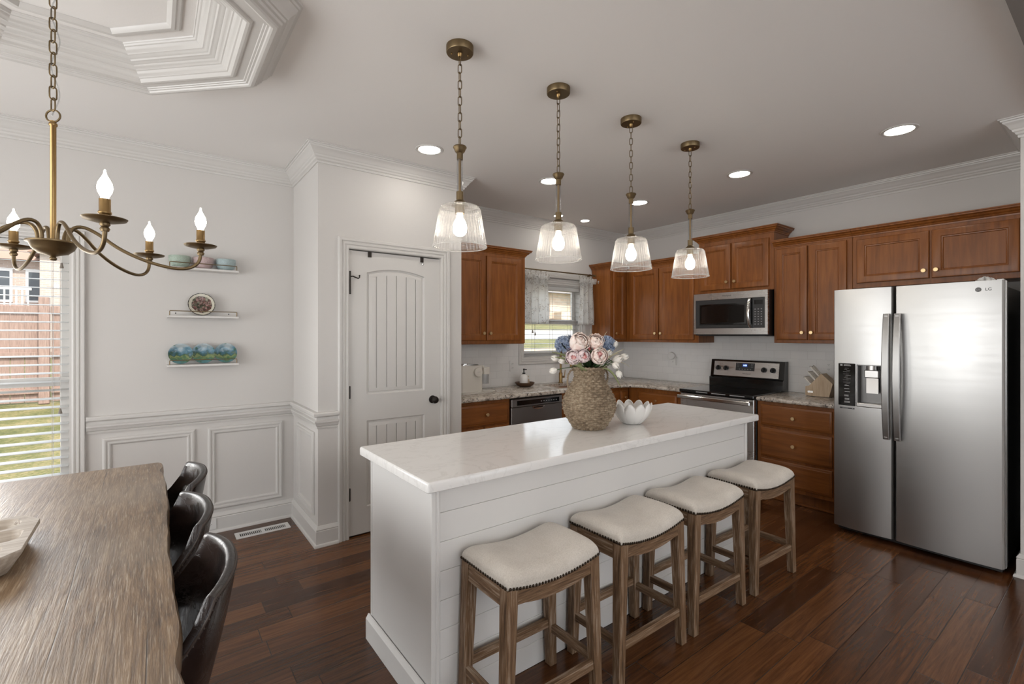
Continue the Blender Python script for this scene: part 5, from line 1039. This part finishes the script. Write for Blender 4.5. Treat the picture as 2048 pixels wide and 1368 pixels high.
peony(at(-.050, .414, .115), -FV * 1.0 + UPV * .25 + RV * .15, .036, 'smaller mauve peony with red heart, low left of centre in the bouquet', 'peony2', 'peonyc', 9, .8)
peony(at(.036, .414, .110), -FV * 1.0 + UPV * .2 + RV * .15, .045, 'blush peony with coral heart low in the centre of the bouquet', 'peony', 'peonyc', 4, .8)
def cluster(c, R0, label, mo, seed, name='hydrangea', n=44):
    rg = random.Random(seed); t = thing(name, label, 'flower', c, 'silk flowers in the wicker vase'); mb = MB()
    for i in range(n):
        z = 1 - 1.75 * (i + .5) / n; a = i * 2.39996 + rg.uniform(-.2, .2); q = math.sqrt(max(0, 1 - z * z)); d = Vector((q * math.cos(a), q * math.sin(a), z)); b = c + d * R0 * .72; e1 = d.orthogonal().normalized(); e2 = d.cross(e1); ph = rg.random()
        for k_ in range(4): an = 2 * math.pi * (k_ / 4 + ph); petal(mb, b, (e1 * math.cos(an) + e2 * math.sin(an)) + d * .5, d, R0 * .50, R0 * .20, .6, 4)
    obj('florets', mb, mo, t, 180, solid=.001); obj('stem', MB().tube([c, Vector((VC.x + (c.x - VC.x) * .35, VC.y + (c.y - VC.y) * .35, VC.z + .30))], .003, 6), 'stem', t, 60); return t
cluster(at(-.148, .475, .03), .046, 'dusty blue hydrangea at the far left of the bouquet', 'bluef', 5); cluster(at(-.115, .500, -.02), .028, 'small dusty blue bloom above the left hydrangea', 'bluef', 6, 'delphinium', 14); cluster(at(.092, .475, .035), .046, 'dusty blue hydrangea at the right of the bouquet', 'bluef', 7)
cluster(at(-.103, .442, .045), .032, 'lilac bloom tucked between the left peonies', 'lilac', 8, 'lilac_bloom', 16); cluster(at(.005, .445, .07), .024, 'coral bud cluster between the two right peonies', 'peonyc', 18, 'coral_bud', 10)
def tulip(c, ax, ln, label, seed, m_='tulip'):
    t = thing('tulip', label, 'flower', c, 'silk flowers in the wicker vase'); ax = ax.normalized(); e1 = ax.orthogonal().normalized(); e2 = ax.cross(e1); mb = MB()
    for i in range(6):
        a = 2 * math.pi * i / 6; out = e1 * math.cos(a) + e2 * math.sin(a)
        def fn(u, v, out=out):
            s = (2 * u - 1) * .62; r = ln * .40 * math.sin(math.pi * (.10 + .80 * v)) ** .8; w_ = (1 - .75 * max(0, v - .55) / .45); sd = ax.cross(out); return c + ax * ln * (v - .5) + (out * math.cos(s * w_) + sd * math.sin(s * w_)) * r * (1 if i % 2 else .93)
        mb.grid(5, 8, fn)
    obj('petals', mb, m_, t, 180, solid=.0008); b = c - ax * ln * .5; tip = Vector((VC.x + (c.x - VC.x) * .35, VC.y + (c.y - VC.y) * .35, VC.z + .325))
    obj('stem', MB().tube([b, b - ax * .03, (b - ax * .06).lerp(tip, .5) + Vector((0, 0, .012)), tip], .0024, 6), 'stem', t, 60); return t
for r, u, f, ax, ln, lb in [(.136, .478, .05, RV * .6 + UPV, .044, 'white tulip bud right of the blue hydrangea'), (.094, .432, .10, RV * .3 + UPV * .5 - FV * .5, .040, 'pale tulip bud beside the central peony'), (.190, .406, .04, RV * 1 + UPV * .2, .050, 'cream tulip reaching farthest right'), (.146, .394, .07, RV * .8 + UPV * .4, .058, 'blush tulip lying right of the bouquet'), (.131, .362, .10, RV * .6 - UPV * .6 - FV * .3, .046, 'white tulip hanging over the right of the vase rim'), (.150, .312, .09, RV * .35 - UPV * .9, .048, 'cream tulip drooping lowest on the right'), (-.209, .330, .05, -RV * 1 - UPV * .25, .044, 'cream tulip bud drooping low on the left'), (-.197, .400, .03, -RV * 1 + UPV * .3, .046, 'white tulip bud at the left in front of the window sill'), (-.162, .385, .06, -RV * .9 + UPV * .1, .040, 'white tulip bud half hidden by the left leaves')]:
    tulip(at(r, u, f), ax, ln, lb, 1)
def spray(label, blades, m_, name='leaf_spray'):
    t = thing(name, label, 'leaves', VC + Vector((0, 0, .33)), 'leaf sprays in the wicker vase')
    for p, q, w_, sag in blades:
        p, q = at(*p), at(*q); d = (q - p); side = d.cross(UPV); side = (side.normalized() if side.length > 1e-5 else RV); vw = (-FV).cross(d).normalized(); side = (side + vw).normalized()
        def fn(u, v): s = 2 * u - 1; return p + d * v + UPV * (sag * math.sin(math.pi * v)) + side * (s * w_ * math.sin(math.pi * min(1, .15 + .85 * v)) ** .8) + UPV * abs(s) * w_ * .35
        obj('blade', MB().grid(3, 10, fn), m_, t, 180, solid=.0007)
    return t
spray('long green striped blades reaching left out of the vase', [((-.05, .34, .06), (-.215, .432, .05), .009, .02), ((-.04, .34, .08), (-.20, .405, .07), .010, .015), ((-.05, .33, .08), (-.10, .38, .14), .012, .02), ((-.03, .33, .09), (-.15, .372, .10), .011, .012)], 'blade')
spray('long pale blades fanning right out of the vase', [((.04, .34, .06), (.190, .450, .05), .008, .015), ((.05, .35, .05), (.165, .425, .06), .008, .02), ((.05, .33, .06), (.22, .352, .05), .004, .04), ((.06, .40, .05), (.150, .455, .02), .008, .012)], 'paleblade')
spray('thin pale tips standing up at the top of the bouquet', [((.01, .45, .0), (.012, .568, -.01), .005, 0), ((.03, .45, .0), (.022, .540, -.02), .004, 0), ((.05, .46, .0), (.105, .552, -.01), .004, 0)], 'paleblade')
spray('dark blade hanging over the right of the vase rim', [((.06, .345, .08), (.158, .238, .11), .009, .03)], 'blade')
rg = random.Random(12); t = thing('greenery', 'mass of dark leaves filling the mouth of the wicker vase', 'leaves', VC + Vector((0, 0, .34))); mb = MB()
for i in range(70):
    a = rg.uniform(0, 2 * math.pi); el = rg.uniform(.1, 1.3); d = Vector((math.cos(a) * math.cos(el), math.sin(a) * math.cos(el), math.sin(el))); petal(mb, VC + Vector((.05 * math.cos(a), .05 * math.sin(a), rg.uniform(.33, .40))), d, UPV, rg.uniform(.06, .125), rg.uniform(.010, .018), rg.uniform(.2, .8))
o = obj('leaf_mass', mb, 'leaf', t, 180, solid=.0008); o['kind'] = 'stuff'
# petal bowl
BC = Vector((2.300, 1.850, .9155)); t0 = MB()
def pb_(u, v):
    a = 2 * math.pi * u; k_ = 11; ph = (a * k_ / (2 * math.pi)) % 1; lobe = math.sin(math.pi * ph); vv = v
    zt = .090 + .034 * lobe ** .8; z = zt * vv; base = .052 + .070 * math.sin(min(1, vv * 1.04) * math.pi * .46) ** .85 
    r = base * (.87 + .13 * lobe ** .6 * (1 - .2 * vv)) * (1 if vv < .8 else 1 - .05 * ((vv - .8) / .2) ** 2); return (BC.x + r * math.cos(a), BC.y + r * math.sin(a), BC.z + .003 + z)
g_ = MB().grid(200, 18, pb_, True); g_.lathe([(0, .003), (.050, .003)], 40, BC)
tag(obj('petal_bowl', g_, 'ceramic', at=BC, smooth=180, solid=.006), 'white ceramic bowl shaped like an open flower beside the vase', 'bowl')

# ================================================================== WORKTOP ITEMS
# coffee machine
t = thing('coffee_machine', 'cream capsule coffee machine with a milk jug under the left cabinet', 'coffee machine', (2.40, 3.83, .9005))
obj('base_tray', MB().prism(rrect(2.245, 2.585, 3.71, 3.97, .02), .9010, .915, XY).prism(rrect(2.47, 2.60, 3.70, 3.80, .02), .915, .921, XY), 'cream', t, 30)
obj('housing', MB().prism(rrect(2.250, 2.490, 3.745, 3.975, .028), .9155, 1.160, XY), 'cream', t, 30); obj('lid', MB().prism(rrect(2.27, 2.47, 3.77, 3.96, .03), 1.1605, 1.170, XY).cyl((2.35, 3.86, 1.170), .05, .006, 24), 'chrome', t, 30)
dl_ = obj('brew_dial', MB().lathe([(0, 0), (.044, 0), (.044, .018), (.041, .022), (0, .023)], 32, (2.425, 3.7445, 1.098), Matrix.Rotation(R(90), 4, 'X')), 'cream', t, 40); obj('dial_mark', MB().box(2.408, 2.442, 3.7208, 3.7214, 1.099, 1.102), 'grey', dl_)
jg = obj('milk_jug', MB().prism(rrect(2.4905, 2.560, 3.735, 3.815, .012), 1.075, 1.140, XY), 'cream', t, 30); obj('jug_container', MB().prism(rrect(2.500, 2.555, 3.74, 3.81, .010), .985, 1.0745, XY), 'clear', jg, 30)
obj('side_arm', MB().box(2.4895, 2.515, 3.76, 3.80, 1.12, 1.158, .006), 'cream', t); obj('capsule_flap', MB().box(2.2395, 2.2495, 3.77, 3.94, .93, 1.07, .003), 'blackp', t)
# soap set
TC = (3.150, 3.945)
tag(obj('wooden_dish', MB().lathe([(0, .0), (.055, 0), (.085, .012), (.102, .034), (.104, .044), (.100, .045), (.080, .022), (.05, .010), (0, .010)], 40, (*TC, .9008)), 'tray', at=(*TC, .9008), smooth=50), 'shallow dark wooden dish beside the kitchen sink', 'dish')
t = thing('soap_dispenser', 'white soap dispenser with a black pump in the wooden dish', 'soap dispenser', (3.125, 3.93, .9115))
obj('bottle', MB().lathe([(0, .9115), (.042, .9115), (.045, .918), (.045, 1.000), (.040, 1.018), (.022, 1.030), (.014, 1.034), (0, 1.034)], 28, (3.125, 3.93, 0)), 'ceramic', t, 50)
obj('pump', MB().lathe([(0, 1.0345), (.016, 1.0345), (.016, 1.048), (.006, 1.050), (.006, 1.075), (.010, 1.077), (.010, 1.090), (0, 1.090)], 16, (3.125, 3.93, 0)).box(3.119, 3.131, 3.885, 3.93, 1.079, 1.088, .002), 'blackp', t, 40)
t = thing('scrub_brush', 'beige dish brush standing behind the soap dispenser', 'brush', (3.195, 3.968, .9135))
obj('bristles', MB().lathe([(0, .9150), (.026, .9150), (.030, .935), (.028, .952), (0, .952)], 20, (3.195, 3.968, 0)), 'lightwood', t, 40); obj('handle', MB().lathe([(.028, .9525), (.030, .962), (.024, .974), (.012, .980), (.014, .992), (.022, .998), (.020, 1.010), (0, 1.014)], 20, (3.195, 3.968, 0)), 'lightwood', t, 40)
# knife block
t = thing('knife_block', 'pale wooden knife block on the short granite worktop', 'knife block', (4.74, 1.73, .9005))
KP = [(1.828, .9035), (1.828, .985), (1.800, .992), (1.700, 1.105), (1.612, 1.020), (1.640, .9035)]
obj('block', MB().prism(KP, 4.685, 4.800, lambda a, b, d: (d, a, b)), 'lightwood', t, 20); obj('label_plate', MB().box(4.6835, 4.685, 1.765, 1.808, .933, .948), 'chrome', t); ft = MB()
for x in (4.695, 4.79):
    for y in (1.655, 1.815): ft.cyl((x, y, .9006), .008, .0032, 10)
obj('feet', ft, 'blackp', t)
kd = Vector((0, .66, .75)).normalized()
def knife(p, ln, label, grp):
    t = thing('kitchen_knife', label, 'knife', p, grp); p = Vector(p)
    obj('handle', MB().obox(p + kd * .004, p + kd * ln, .012, .019, .003, (1, 0, 0)), 'ivory', t, 40); obj('end_cap', MB().obox(p + kd * (ln + .0005), p + kd * (ln + .008), .013, .020, .003, (1, 0, 0)), 'chrome', t, 40); obj('bolster', MB().obox(p - kd * .001, p + kd * .0035, .010, .016, 0, (1, 0, 0)), 'chrome', t, 0)
for i in range(6): knife((4.693 + i * .0195, 1.786, 1.0085), .075, 'ivory steak knife in the lowest row of the knife block', 'steak knives in the block')
for i in range(4): knife((4.70 + i * .028, 1.752, 1.048), .085, 'ivory utility knife in the middle row of the knife block', 'utility knives in the block')
for i, ln in enumerate((.105, .100, .11)): knife((4.705 + i * .036, 1.722, 1.082), ln, 'long ivory chef knife in the top row of the knife block', 'chef knives in the block')
